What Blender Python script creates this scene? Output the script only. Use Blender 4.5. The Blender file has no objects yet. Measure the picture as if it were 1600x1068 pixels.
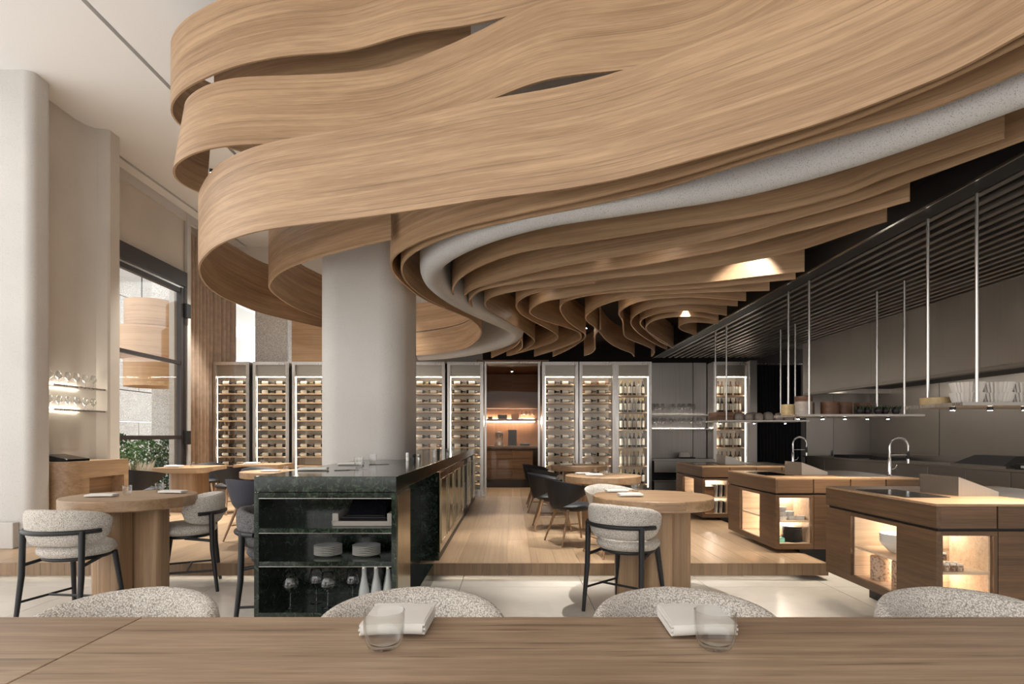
import bpy, bmesh, math, random
from mathutils import Vector, Matrix
random.seed(7)
scn = bpy.context.scene
col = scn.collection
# ------------------------------------------------------------------ camera
F = 900.0; HC = 1.47; CX = 800.0; CY = 680.0          # focal (px of a 1600 px frame), eye height, vanishing point
cam = bpy.data.cameras.new('camera'); cam_o = bpy.data.objects.new('camera', cam); col.objects.link(cam_o)
cam.sensor_width = 36; cam.sensor_fit = 'HORIZONTAL'; cam.lens = F / 1600 * 36
cam.shift_x = 0.0; cam.shift_y = (CY - 534) / 1600
cam_o.location = (0, 0, HC); cam_o.rotation_euler = (math.pi / 2, 0, 0)
cam.clip_start = 0.05; cam.clip_end = 200
scn.camera = cam_o
# ------------------------------------------------------------------ sky light, exposure
w = bpy.data.worlds.new('world'); scn.world = w; w.use_nodes = True
wb = w.node_tree.nodes['Background']; wb.inputs[0].default_value = (1.0, 0.98, 0.955, 1); wb.inputs[1].default_value = 1.42
vs = scn.view_settings; vs.view_transform = 'Standard'; vs.look = 'None'; vs.gamma = 1; vs.exposure = 0.75; vs.use_curve_mapping = False

# ------------------------------------------------------------------ helpers
def at(px, py, z):
    Y = F * (z - HC) / (CY - py); return ((px - CX) * Y / F, Y)

MATS = {}
def new_mat(name):
    m = bpy.data.materials.new(name); m.use_nodes = True
    nt = m.node_tree; b = nt.nodes['Principled BSDF']; MATS[name] = m
    return m, nt, b
def N(nt, t, **kw):
    n = nt.nodes.new(t)
    for k, v in kw.items(): setattr(n, k, v)
    return n
def ramp(nt, stops):
    r = N(nt, 'ShaderNodeValToRGB'); el = r.color_ramp.elements
    while len(el) < len(stops): el.new(0.5)
    for e, (p, c) in zip(el, stops):
        e.position = p; e.color = (*c, 1) if len(c) == 3 else c
    return r
def plain(name, c, rough=0.5, metal=0.0, noise=0.0, nscale=30, bump=0.0, bscale=200, emit=None, estr=0):
    m, nt, b = new_mat(name)
    b.inputs['Base Color'].default_value = (*c, 1); b.inputs['Roughness'].default_value = rough; b.inputs['Metallic'].default_value = metal
    tc = N(nt, 'ShaderNodeTexCoord')
    if noise:
        n = N(nt, 'ShaderNodeTexNoise'); n.inputs['Scale'].default_value = nscale; n.inputs['Detail'].default_value = 4
        nt.links.new(tc.outputs['Object'], n.inputs['Vector'])
        r = ramp(nt, [(0.3, tuple(x * (1 - noise) for x in c)), (0.7, tuple(min(1, x * (1 + noise)) for x in c))])
        nt.links.new(n.outputs['Fac'], r.inputs['Fac']); nt.links.new(r.outputs['Color'], b.inputs['Base Color'])
    if bump:
        n = N(nt, 'ShaderNodeTexNoise'); n.inputs['Scale'].default_value = bscale; n.inputs['Detail'].default_value = 3
        nt.links.new(tc.outputs['Object'], n.inputs['Vector'])
        bp = N(nt, 'ShaderNodeBump'); bp.inputs['Strength'].default_value = bump; bp.inputs['Distance'].default_value = 0.01
        nt.links.new(n.outputs['Fac'], bp.inputs['Height']); nt.links.new(bp.outputs['Normal'], b.inputs['Normal'])
    if emit:
        b.inputs['Emission Color'].default_value = (*emit, 1); b.inputs['Emission Strength'].default_value = estr
    return m
def wood(name, light, dark, axis='X', uv=False, rough=0.42, fine=1.0, bumpy=0.15, pore=0.72, plen=0.35):
    m, nt, b = new_mat(name)
    tc = N(nt, 'ShaderNodeTexCoord'); oi = N(nt, 'ShaderNodeObjectInfo')
    add = N(nt, 'ShaderNodeVectorMath', operation='ADD'); sc = N(nt, 'ShaderNodeVectorMath', operation='SCALE')
    comb = N(nt, 'ShaderNodeCombineXYZ')
    for i in range(3): nt.links.new(oi.outputs['Random'], comb.inputs[i])
    nt.links.new(comb.outputs[0], sc.inputs[0]); sc.inputs['Scale'].default_value = 37.0
    nt.links.new(tc.outputs['UV' if uv else 'Object'], add.inputs[0]); nt.links.new(sc.outputs[0], add.inputs[1])
    def mapped(al, ac):
        mp = N(nt, 'ShaderNodeMapping'); s = [ac, ac, ac]; s['XYZ'.index('X' if uv else axis)] = al
        mp.inputs['Scale'].default_value = s; nt.links.new(add.outputs[0], mp.inputs['Vector']); return mp
    n1 = N(nt, 'ShaderNodeTexNoise'); n1.inputs['Scale'].default_value = 1; n1.inputs['Detail'].default_value = 6; n1.inputs['Roughness'].default_value = 0.65
    nt.links.new(mapped(0.55, 26 * fine).outputs[0], n1.inputs['Vector'])
    n2 = N(nt, 'ShaderNodeTexNoise'); n2.inputs['Scale'].default_value = 1; n2.inputs['Detail'].default_value = 3; n2.inputs['Distortion'].default_value = 0.6
    nt.links.new(mapped(0.8, 5 * fine).outputs[0], n2.inputs['Vector'])
    n3 = N(nt, 'ShaderNodeTexNoise'); n3.inputs['Scale'].default_value = 1; n3.inputs['Detail'].default_value = 2
    nt.links.new(mapped(7, 210 * fine).outputs[0], n3.inputs['Vector'])
    n4 = N(nt, 'ShaderNodeTexNoise'); n4.inputs['Scale'].default_value = 1; n4.inputs['Detail'].default_value = 2
    nt.links.new(mapped(plen, 75 * fine).outputs[0], n4.inputs['Vector'])
    pr = N(nt, 'ShaderNodeMapRange'); pr.inputs['From Min'].default_value = 0.60; pr.inputs['From Max'].default_value = 0.70; pr.inputs['To Min'].default_value = 1.0; pr.inputs['To Max'].default_value = pore
    nt.links.new(n4.outputs['Fac'], pr.inputs['Value'])
    mx = N(nt, 'ShaderNodeMath', operation='MULTIPLY_ADD'); mx.inputs[1].default_value = 0.5
    nt.links.new(n1.outputs['Fac'], mx.inputs[0])
    m2 = N(nt, 'ShaderNodeMath', operation='MULTIPLY_ADD'); m2.inputs[1].default_value = 0.30
    nt.links.new(n2.outputs['Fac'], m2.inputs[0])
    m3 = N(nt, 'ShaderNodeMath', operation='MULTIPLY'); m3.inputs[1].default_value = 0.22
    nt.links.new(n3.outputs['Fac'], m3.inputs[0]); nt.links.new(m3.outputs[0], m2.inputs[2]); nt.links.new(m2.outputs[0], mx.inputs[2])
    mid = tuple((a + c) / 2 for a, c in zip(light, dark))
    r = ramp(nt, [(0.36, dark), (0.50, mid), (0.60, light)])
    nt.links.new(mx.outputs[0], r.inputs['Fac'])
    hs = N(nt, 'ShaderNodeHueSaturation'); hv = N(nt, 'ShaderNodeMapRange'); hv.inputs['To Min'].default_value = 0.9; hv.inputs['To Max'].default_value = 1.1
    nt.links.new(oi.outputs['Random'], hv.inputs['Value']); pm_ = N(nt, 'ShaderNodeMath', operation='MULTIPLY'); nt.links.new(hv.outputs[0], pm_.inputs[0]); nt.links.new(pr.outputs[0], pm_.inputs[1]); nt.links.new(pm_.outputs[0], hs.inputs['Value']); nt.links.new(r.outputs['Color'], hs.inputs['Color'])
    nt.links.new(hs.outputs['Color'], b.inputs['Base Color']); b.inputs['Roughness'].default_value = rough
    bp = N(nt, 'ShaderNodeBump'); bp.inputs['Strength'].default_value = bumpy; bp.inputs['Distance'].default_value = 0.002
    nt.links.new(mx.outputs[0], bp.inputs['Height']); nt.links.new(bp.outputs['Normal'], b.inputs['Normal'])
    return m
def thin_glass(name, tint=(1, 1, 1), refl=1.0):
    m = bpy.data.materials.new(name); m.use_nodes = True; nt = m.node_tree; nt.nodes.clear(); MATS[name] = m
    out = N(nt, 'ShaderNodeOutputMaterial'); mix = N(nt, 'ShaderNodeMixShader'); tr = N(nt, 'ShaderNodeBsdfTransparent'); gl = N(nt, 'ShaderNodeBsdfGlossy')
    tr.inputs[0].default_value = (*tint, 1); gl.inputs['Roughness'].default_value = 0.02
    fr = N(nt, 'ShaderNodeFresnel'); ge = N(nt, 'ShaderNodeNewGeometry'); mr = N(nt, 'ShaderNodeMapRange')
    mr.inputs['To Min'].default_value = 1.45; mr.inputs['To Max'].default_value = 1 / 1.45
    nt.links.new(ge.outputs['Backfacing'], mr.inputs['Value']); nt.links.new(mr.outputs[0], fr.inputs['IOR'])
    mu = N(nt, 'ShaderNodeMath', operation='MULTIPLY'); mu.inputs[1].default_value = refl
    nt.links.new(fr.outputs[0], mu.inputs[0]); nt.links.new(mu.outputs[0], mix.inputs[0])
    nt.links.new(tr.outputs[0], mix.inputs[1]); nt.links.new(gl.outputs[0], mix.inputs[2]); nt.links.new(mix.outputs[0], out.inputs[0])
    return m
def steel(name, c, rough, axis='Z', streak=0.25):
    m, nt, b = new_mat(name)
    tc = N(nt, 'ShaderNodeTexCoord'); mp = N(nt, 'ShaderNodeMapping'); s = [60, 60, 60]; s['XYZ'.index(axis)] = 0.8
    mp.inputs['Scale'].default_value = s; nt.links.new(tc.outputs['Object'], mp.inputs['Vector'])
    n = N(nt, 'ShaderNodeTexNoise'); n.inputs['Scale'].default_value = 1; n.inputs['Detail'].default_value = 4
    nt.links.new(mp.outputs[0], n.inputs['Vector'])
    n2 = N(nt, 'ShaderNodeTexNoise'); n2.inputs['Scale'].default_value = 1.7; n2.inputs['Detail'].default_value = 5
    nt.links.new(tc.outputs['Object'], n2.inputs['Vector'])
    a = N(nt, 'ShaderNodeMath', operation='ADD'); nt.links.new(n.outputs['Fac'], a.inputs[0]); nt.links.new(n2.outputs['Fac'], a.inputs[1])
    r = N(nt, 'ShaderNodeMapRange'); r.inputs['From Min'].default_value = 0.7; r.inputs['From Max'].default_value = 1.3
    r.inputs['To Min'].default_value = rough - 0.1; r.inputs['To Max'].default_value = rough + 0.1
    nt.links.new(a.outputs[0], r.inputs['Value']); nt.links.new(r.outputs[0], b.inputs['Roughness'])
    cr = ramp(nt, [(0.3, tuple(x * (1 - streak) for x in c)), (0.7, c)])
    nt.links.new(n.outputs['Fac'], cr.inputs['Fac']); nt.links.new(cr.outputs['Color'], b.inputs['Base Color'])
    b.inputs['Metallic'].default_value = 1.0
    return m
def marble(name):
    m, nt, b = new_mat(name)
    tc = N(nt, 'ShaderNodeTexCoord')
    n = N(nt, 'ShaderNodeTexNoise'); n.inputs['Scale'].default_value = 22; n.inputs['Detail'].default_value = 10; n.inputs['Roughness'].default_value = 0.7; n.inputs['Distortion'].default_value = 1.2
    nt.links.new(tc.outputs['Object'], n.inputs['Vector'])
    r = ramp(nt, [(0.36, (0.0025, 0.005, 0.0035)), (0.52, (0.011, 0.020, 0.0135)), (0.64, (0.045, 0.066, 0.045)), (0.77, (0.16, 0.19, 0.15))])
    nt.links.new(n.outputs['Fac'], r.inputs['Fac'])
    v = N(nt, 'ShaderNodeTexNoise'); v.inputs['Scale'].default_value = 5.5; v.inputs['Detail'].default_value = 3; v.inputs['Distortion'].default_value = 0.4
    nt.links.new(tc.outputs['Object'], v.inputs['Vector'])
    s = N(nt, 'ShaderNodeMath', operation='SUBTRACT'); s.inputs[1].default_value = 0.5; nt.links.new(v.outputs['Fac'], s.inputs[0])
    ab = N(nt, 'ShaderNodeMath', operation='ABSOLUTE'); nt.links.new(s.outputs[0], ab.inputs[0])
    vr = ramp(nt, [(0.0, (1, 1, 1)), (0.0035, (0, 0, 0))]); nt.links.new(ab.outputs[0], vr.inputs['Fac'])
    mx = N(nt, 'ShaderNodeMixRGB'); mx.inputs[2].default_value = (0.22, 0.27, 0.22, 1)
    vm = N(nt, 'ShaderNodeMath', operation='MULTIPLY'); vm.inputs[1].default_value = 0.35; nt.links.new(vr.outputs['Color'], vm.inputs[0])
    nt.links.new(vm.outputs[0], mx.inputs[0]); nt.links.new(r.outputs['Color'], mx.inputs[1]); nt.links.new(mx.outputs[0], b.inputs['Base Color'])
    b.inputs['Roughness'].default_value = 0.12
    return m
def boucle(name, a, d, scale=170):
    m, nt, b = new_mat(name)
    tc = N(nt, 'ShaderNodeTexCoord'); v = N(nt, 'ShaderNodeTexVoronoi'); v.inputs['Scale'].default_value = scale; v.inputs['Randomness'].default_value = 0.75
    nt.links.new(tc.outputs['Object'], v.inputs['Vector'])
    r = ramp(nt, [(0.25, a), (0.75, d)]); nt.links.new(v.outputs['Distance'], r.inputs['Fac'])
    n = N(nt, 'ShaderNodeTexNoise'); n.inputs['Scale'].default_value = scale * 0.55; nt.links.new(tc.outputs['Object'], n.inputs['Vector'])
    mx = N(nt, 'ShaderNodeMixRGB', blend_type='MULTIPLY'); mx.inputs[0].default_value = 0.6
    r2 = ramp(nt, [(0.35, (0.70, 0.67, 0.63)), (0.55, (1, 1, 1))]); nt.links.new(n.outputs['Fac'], r2.inputs['Fac'])
    nt.links.new(r.outputs['Color'], mx.inputs[1]); nt.links.new(r2.outputs['Color'], mx.inputs[2]); nt.links.new(mx.outputs[0], b.inputs['Base Color'])
    b.inputs['Roughness'].default_value = 0.95
    bp = N(nt, 'ShaderNodeBump'); bp.inputs['Strength'].default_value = 0.7; bp.inputs['Distance'].default_value = 0.006; bp.invert = True
    nt.links.new(v.outputs['Distance'], bp.inputs['Height']); nt.links.new(bp.outputs['Normal'], b.inputs['Normal'])
    return m
def granite(name, base, speck, scale=60, fac=0.5, rough=0.7, bump=0.0, thr=0.62):
    m, nt, b = new_mat(name)
    tc = N(nt, 'ShaderNodeTexCoord'); n = N(nt, 'ShaderNodeTexNoise'); n.inputs['Scale'].default_value = scale; n.inputs['Detail'].default_value = 2
    nt.links.new(tc.outputs['Object'], n.inputs['Vector'])
    r = ramp(nt, [(thr - 0.02, base), (thr + 0.04, tuple(x * (1 - fac) + y * fac for x, y in zip(base, speck)))])
    nt.links.new(n.outputs['Fac'], r.inputs['Fac'])
    n2 = N(nt, 'ShaderNodeTexNoise'); n2.inputs['Scale'].default_value = 1.3; n2.inputs['Detail'].default_value = 4; nt.links.new(tc.outputs['Object'], n2.inputs['Vector'])
    r2 = ramp(nt, [(0.3, (0.9, 0.9, 0.9)), (0.7, (1, 1, 1))]); nt.links.new(n2.outputs['Fac'], r2.inputs['Fac'])
    mx = N(nt, 'ShaderNodeMixRGB', blend_type='MULTIPLY'); mx.inputs[0].default_value = 1
    nt.links.new(r.outputs['Color'], mx.inputs[1]); nt.links.new(r2.outputs['Color'], mx.inputs[2]); nt.links.new(mx.outputs[0], b.inputs['Base Color'])
    b.inputs['Roughness'].default_value = rough
    if bump:
        bp = N(nt, 'ShaderNodeBump'); bp.inputs['Strength'].default_value = bump; bp.inputs['Distance'].default_value = 0.01
        nt.links.new(n.outputs['Fac'], bp.inputs['Height']); nt.links.new(bp.outputs['Normal'], b.inputs['Normal'])
    return m
def emitter(name, c, s):
    m = bpy.data.materials.new(name); m.use_nodes = True; nt = m.node_tree; nt.nodes.clear(); MATS[name] = m
    o = N(nt, 'ShaderNodeOutputMaterial'); e = N(nt, 'ShaderNodeEmission'); e.inputs[0].default_value = (*c, 1); e.inputs[1].default_value = s
    nt.links.new(e.outputs[0], o.inputs[0]); return m

OL, OD = (0.46, 0.285, 0.150), (0.29, 0.165, 0.082)
wood('ribbon', (0.455, 0.292, 0.165), (0.235, 0.138, 0.070), uv=True, rough=0.5)
for ax in 'XYZ':
    wood('oak_' + ax, (0.42, 0.275, 0.16), (0.25, 0.15, 0.08), ax)
    wood('island_' + ax, (0.160, 0.088, 0.045), (0.068, 0.037, 0.019), ax, fine=0.8)
    wood('brown_' + ax, (0.20, 0.095, 0.045), (0.11, 0.05, 0.024), ax)
wood('plank', (0.42, 0.295, 0.185), (0.30, 0.20, 0.12), 'Y', rough=0.36)
wood('riser', (0.26, 0.17, 0.10), (0.17, 0.105, 0.06), 'Z')
wood('table', (0.44, 0.312, 0.208), (0.21, 0.138, 0.088), 'X', rough=0.45, fine=0.9, pore=0.58, plen=2.6)
wood('legwood', (0.36, 0.22, 0.125), (0.24, 0.14, 0.075), 'Z')
wood('niche_oak', (0.68, 0.52, 0.36), (0.48, 0.34, 0.22), 'X')
wood('reflected_oak', (0.62, 0.38, 0.20), (0.45, 0.25, 0.12), uv=True)
plain('paint', (0.74, 0.725, 0.705), 0.9, bump=0.12, bscale=60)
granite('plaster', (0.56, 0.53, 0.495), (0.30, 0.27, 0.24), 130, 0.5, 0.9, 0.25, thr=0.64)
granite('plaster_warm', (0.55, 0.495, 0.43), (0.4, 0.35, 0.3), 90, 0.4, 0.9, 0.15, thr=0.66)
granite('rib_plaster', (0.50, 0.49, 0.475), (0.16, 0.155, 0.15), 170, 0.6, 0.85, 0.3, thr=0.6)
granite('granite', (0.78, 0.75, 0.71), (0.30, 0.27, 0.25), 55, 0.6, 0.8, 0.0, thr=0.5)
granite('stone_tile', (0.72, 0.675, 0.61), (0.64, 0.6, 0.53), 3, 0.4, 0.22, thr=0.5)
plain('black', (0.008, 0.008, 0.009), 0.5)
plain('black_metal', (0.008, 0.0085, 0.010), 0.45)
plain('dark_brown', (0.018, 0.012, 0.009), 0.9)  # very dark brown; on the soffit it stands for wood shadow
plain('curtain_black', (0.006, 0.006, 0.007), 0.95)
plain('curtain_brown', (0.52, 0.395, 0.30), 0.9, noise=0.15, nscale=8)
plain('frame_dark', (0.030, 0.022, 0.020), 0.4)
plain('screen', (0.006, 0.006, 0.008), 0.12)
plain('grey_plastic', (0.30, 0.27, 0.24), 0.45)
plain('leather', (0.010, 0.011, 0.015), 0.55, bump=0.15, bscale=300)
plain('leather_blue', (0.035, 0.040, 0.060), 0.6, bump=0.15, bscale=300)
plain('linen', (0.70, 0.67, 0.62), 0.9, bump=0.25, bscale=600)
plain('ceramic', (0.82, 0.80, 0.76), 0.25)
plain('ceramic_dark', (0.045, 0.045, 0.05), 0.4, noise=0.3)
plain('ceramic_grey', (0.33, 0.28, 0.24), 0.6, noise=0.15)
granite('terracotta', (0.62, 0.46, 0.33), (0.22, 0.12, 0.07), 60, 0.75, 0.8, thr=0.55)
granite('jar_brown', (0.42, 0.26, 0.16), (0.10, 0.06, 0.04), 60, 0.7, 0.6, thr=0.5)
plain('teal', (0.25, 0.62, 0.50), 0.7)
plain('bamboo', (0.42, 0.30, 0.15), 0.6, noise=0.2)
plain('steamer', (0.12, 0.055, 0.028), 0.6, noise=0.25)
plain('frost', (0.42, 0.43, 0.42), 0.35)
plain('label_white', (0.62, 0.59, 0.53), 0.7)
plain('foil', (0.10, 0.09, 0.10), 0.35, 0.5)
plain('foil_gold', (0.5, 0.36, 0.12), 0.35, 0.8)
plain('bottle_dark', (0.010, 0.012, 0.012), 0.12)
plain('bottle_green', (0.022, 0.032, 0.018), 0.12)
plain('bottle_amber', (0.16, 0.07, 0.025), 0.15)
plain('bottle_clear', (0.34, 0.36, 0.36), 0.12)
plain('leaf', (0.10, 0.22, 0.06), 0.6, noise=0.4, nscale=6)
plain('leaf_dark', (0.05, 0.11, 0.035), 0.6, noise=0.4, nscale=6)
plain('grass', (0.62, 0.52, 0.38), 0.8)
plain('herb', (0.03, 0.055, 0.02), 0.7)
plain('fruit', (0.022, 0.014, 0.016), 0.5)
plain('pavement', (0.55, 0.54, 0.52), 0.9, noise=0.1)
plain('fridge_inside', (0.85, 0.80, 0.72), 0.6)
steel('steel', (0.52, 0.49, 0.455), 0.40, 'Z', 0.10)
steel('steel_x', (0.42, 0.395, 0.37), 0.38, 'X', 0.10)
steel('steel_panel', (0.44, 0.41, 0.38), 0.42, 'Z', 0.08)
steel('frame_steel', (0.62, 0.585, 0.55), 0.32, 'Z', 0.1)
steel('bronze', (0.40, 0.34, 0.22), 0.16, 'Z')
steel('slat_metal', (0.42, 0.40, 0.38), 0.38, 'Y', 0.15)
steel('alcove_steel', (0.33, 0.305, 0.285), 0.40, 'Z', 0.25)
plain('stoneware', (0.58, 0.53, 0.47), 0.6)
steel('rod_steel', (0.62, 0.60, 0.57), 0.28, 'Z')
plain('chrome', (0.75, 0.75, 0.76), 0.10, 1.0)
plain('edge_metal', (0.62, 0.60, 0.55), 0.25, 1.0)
marble('marble')
boucle('boucle', (0.82, 0.775, 0.71), (0.36, 0.32, 0.28))
boucle('boucle_grey', (0.22, 0.21, 0.21), (0.03, 0.03, 0.035))
thin_glass('pane', (0.96, 0.97, 0.97), 1.0)
thin_glass('door_glass', (0.95, 0.94, 0.92), 0.4)
thin_glass('niche_glass', (0.93, 0.88, 0.82), 0.3)
thin_glass('tumbler_glass', (0.975, 0.975, 0.97), 1.7)
thin_glass('stem_glass', (0.86, 0.865, 0.86), 3.2)
thin_glass('shelf_glass', (0.86, 0.88, 0.87), 1.5)
m, nt, b = new_mat('glass'); b.inputs['Base Color'].default_value = (1, 1, 1, 1); b.inputs['Transmission Weight'].default_value = 1; b.inputs['Roughness'].default_value = 0.0; b.inputs['IOR'].default_value = 1.45
emitter('led_white', (1.0, 0.91, 0.79), 21)
emitter('led_warm', (1.0, 0.92, 0.80), 60)
emitter('hood_fill', (1.0, 0.9, 0.78), 9)
emitter('led_strip', (1.0, 0.88, 0.72), 7)
emitter('spot_disc', (1.0, 0.90, 0.78), 60)

class MB:
    def __init__(s): s.v = []; s.f = []; s.m = []; s.uv = None
    def add(s, vs, fs, mi=0):
        k = len(s.v); s.v += [tuple(p) for p in vs]; s.f += [tuple(i + k for i in f) for f in fs]; s.m += [mi] * len(fs); return s
    def box(s, x0, y0, z0, x1, y1, z1, mi=0):
        x0, x1 = sorted((x0, x1)); y0, y1 = sorted((y0, y1)); z0, z1 = sorted((z0, z1))
        return s.add([(x0,y0,z0),(x1,y0,z0),(x1,y1,z0),(x0,y1,z0),(x0,y0,z1),(x1,y0,z1),(x1,y1,z1),(x0,y1,z1)],
                     [(3,2,1,0),(4,5,6,7),(0,1,5,4),(1,2,6,5),(2,3,7,6),(3,0,4,7)], mi)
    def tube(s, pts, r, n=8, mi=0, closed=False):
        pts = [Vector(p) for p in pts]; rs = r if isinstance(r, (list, tuple)) else [r] * len(pts)
        rings = []; prev = None; L = len(pts)
        for i, p in enumerate(pts):
            if closed: t = pts[(i + 1) % L] - pts[i - 1]
            else: t = pts[min(i + 1, L - 1)] - pts[max(i - 1, 0)]
            t.normalize()
            if prev is None:
                a = Vector((0, 0, 1)) if abs(t.z) < 0.9 else Vector((1, 0, 0)); u = t.cross(a).normalized()
            else: u = (prev - t * prev.dot(t)).normalized()
            prev = u; v_ = t.cross(u)
            rings.append([p + (u * math.cos(2*math.pi*k/n) + v_ * math.sin(2*math.pi*k/n)) * rs[i] for k in range(n)])
        vs = [q for rg in rings for q in rg]; fs = []
        for i in range(L if closed else L - 1):
            j = (i + 1) % L
            for k in range(n): fs.append((i*n+k, i*n+(k+1)%n, j*n+(k+1)%n, j*n+k))
        if not closed: fs += [tuple(range(n))[::-1], tuple((L-1)*n + k for k in range(n))]
        return s.add(vs, fs, mi)
    def lathe(s, prof, n=16, c=(0, 0, 0), mi=0, axis='Z', mats=None):
        vs = []; fs = []; ms = []
        for (r, z) in prof:
            for k in range(n):
                a = 2*math.pi*k/n; x, y = r*math.cos(a), r*math.sin(a)
                q = (x, y, z) if axis == 'Z' else ((z, x, y) if axis == 'X' else (y, z, x))
                vs.append((q[0]+c[0], q[1]+c[1], q[2]+c[2]))
        for i in range(len(prof) - 1):
            for k in range(n):
                fs.append((i*n+k, i*n+(k+1)%n, (i+1)*n+(k+1)%n, (i+1)*n+k)); ms.append(mats[i] if mats else mi)
        if prof[0][0] > 1e-6: fs.append(tuple(range(n))[::-1]); ms.append(mats[0] if mats else mi)
        if prof[-1][0] > 1e-6: fs.append(tuple((len(prof)-1)*n+k for k in range(n))); ms.append(mats[-1] if mats else mi)
        k0 = len(s.v); s.v += vs; s.f += [tuple(i+k0 for i in f) for f in fs]; s.m += ms; return s
    def prism(s, poly, z0, z1, mi=0):
        n = len(poly); vs = [(x, y, z0) for x, y in poly] + [(x, y, z1) for x, y in poly]
        fs = [tuple(range(n))[::-1], tuple(range(n, 2*n))] + [(i, (i+1) % n, n+(i+1) % n, n+i) for i in range(n)]
        return s.add(vs, fs, mi)
    def grid(s, fn, nu, nv, closed_v=False, mi=0):
        vs = [fn(i / (nu - 1), j / (nv if closed_v else nv - 1)) for i in range(nu) for j in range(nv)]; fs = []
        for i in range(nu - 1):
            for j in range(nv if closed_v else nv - 1):
                j2 = (j + 1) % nv; fs.append((i*nv+j, i*nv+j2, (i+1)*nv+j2, (i+1)*nv+j))
        return s.add(vs, fs, mi)
    def mesh(s, name, mats, smooth=0):
        me = bpy.data.meshes.new(name); me.from_pydata(s.v, [], s.f)
        for mm in (mats if isinstance(mats, (list, tuple)) else [mats]): me.materials.append(MATS[mm])
        if any(s.m): me.polygons.foreach_set('material_index', s.m)
        if s.uv:
            ul = me.uv_layers.new(name='UVMap')
            for lp in me.loops: ul.data[lp.index].uv = s.uv[lp.vertex_index]
        bm = bmesh.new(); bm.from_mesh(me); bmesh.ops.remove_doubles(bm, verts=bm.verts, dist=1e-6) if not s.uv else None
        bmesh.ops.recalc_face_normals(bm, faces=bm.faces); bm.to_mesh(me); bm.free()
        if smooth:
            me.polygons.foreach_set('use_smooth', [True] * len(me.polygons)); me.set_sharp_from_angle(angle=math.radians(smooth))
        me.update(); return me
    def to(s, name, mats, parent=None, smooth=0, bevel=0, loc=None, rz=0):
        o = bpy.data.objects.new(name, s.mesh(name, mats, smooth)); col.objects.link(o); o.parent = parent
        if bevel:
            bv = o.modifiers.new('bevel', 'BEVEL'); bv.width = bevel; bv.segments = 2; bv.limit_method = 'ANGLE'
        if loc: o.location = loc
        if rz: o.rotation_euler = (0, 0, rz)
        return o
def tag(o, label, cat, group=None, kind=None):
    o['label'] = label; o['category'] = cat
    if group: o['group'] = group
    if kind: o['kind'] = kind
    return o
def thing(name, label, cat, loc=(0, 0, 0), rz=0, group=None, kind=None):
    o = bpy.data.objects.new(name, None); col.objects.link(o); o.empty_display_size = 0.1
    o.location = loc; o.rotation_euler = (0, 0, rz); return tag(o, label, cat, group, kind)
def dup(root, loc=None, rz=None, label=None, parent=None):
    r = root.copy(); col.objects.link(r); r.parent = parent
    if loc is not None: r.location = loc
    if rz is not None: r.rotation_euler = (0, 0, rz)
    if label: r['label'] = label
    for ch in root.children: dup(ch, parent=r)
    return r
def face(dx, dy): return math.atan2(-dx, dy)            # rotation that turns local +Y towards (dx, dy)
def box_o(name, mat, dims, parent=None, bevel=0): return MB().box(*dims).to(name, mat, parent, bevel=bevel)
def rrect(x0, y0, x1, y1, r, n=6):
    P = []
    for cx, cy, a0 in ((x1-r, y1-r, 0), (x0+r, y1-r, 90), (x0+r, y0+r, 180), (x1-r, y0+r, 270)):
        for k in range(n + 1):
            a = math.radians(a0 + 90*k/n); P.append((cx + r*math.cos(a), cy + r*math.sin(a)))
    return P
ORD = ['first', 'second', 'third', 'fourth', 'fifth', 'sixth', 'seventh', 'eighth', 'ninth', 'tenth', 'eleventh', 'twelfth', 'thirteenth', 'fourteenth', 'fifteenth', 'sixteenth', 'seventeenth', 'eighteenth', 'nineteenth', 'twentieth']
# ------------------------------------------------------------------ structure
ZP = 0.17; YP = 5.88; XP = 3.20; ZC = 5.72; YB = 12.19; XL = -6.25; XR = 6.75
# lower stone floor
fl = thing('floor', 'pale polished stone tile floor in front of the oak platform', 'floor', kind='structure')
box_o('floor_bed', 'black', (XL - 0.3, -4, -0.12, XR + 0.3, 16.0, -0.03), fl)
tm = MB().box(0, 0, -0.03, 1.194, 1.194, 0).mesh('tile', 'stone_tile')
for i in range(11):
    for j in range(9):
        y = -4 + j * 1.2; x = -6.5 + i * 1.2
        if y > 6.2 and x + 1.2 < 3: continue
        o = bpy.data.objects.new('tile', tm); col.objects.link(o); o.parent = fl; o.location = (x, y, 0)
o = MB().box(2.5, 6.8, -0.03, XR, 12.9, 0).to('tile_field', 'stone_tile', fl)
# raised oak platform
pf = thing('floor_raised', 'raised floor of wide oak planks floating above the stone', 'floor', (0, 0, 0), kind='structure')
box_o('platform_base', 'dark_brown', (XL, YP + 0.22, 0.0, XP - 0.22, 15.2, 0.10), pf)
cache = {}
nx = int((XP - XL) / 0.25); x = XP
k = 0
while x - 0.25 > XL - 0.2:
    y = YP
    seg = [1.3, 2.3, 1.8, 2.1][k % 4]
    while y < 15.15:
        ln = min(seg, 15.2 - y); key = round(ln, 2)
        if key not in cache: cache[key] = MB().box(0, 0, 0, 0.2475, ln - 0.0025, 0.07).mesh('plank', 'plank')
        o = bpy.data.objects.new('plank', cache[key]); col.objects.link(o); o.parent = pf; o.location = (x - 0.25, y, 0.10)
        y += ln; seg = 2.3
    o = MB().box(0, 0, 0, 0.2475, 0.02, 0.124).to('riser_board', 'riser', pf) if k == 0 else None
    if o: rm = o.data; o.location = (x - 0.25, YP - 0.02, 0.046)
    else:
        o = bpy.data.objects.new('riser_board', rm); col.objects.link(o); o.parent = pf; o.location = (x - 0.25, YP - 0.02, 0.046)
    x -= 0.25; k += 1
box_o('edge_board', 'riser', (XP, YP - 0.02, 0.046, XP + 0.02, 12.1, 0.17), pf)
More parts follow.
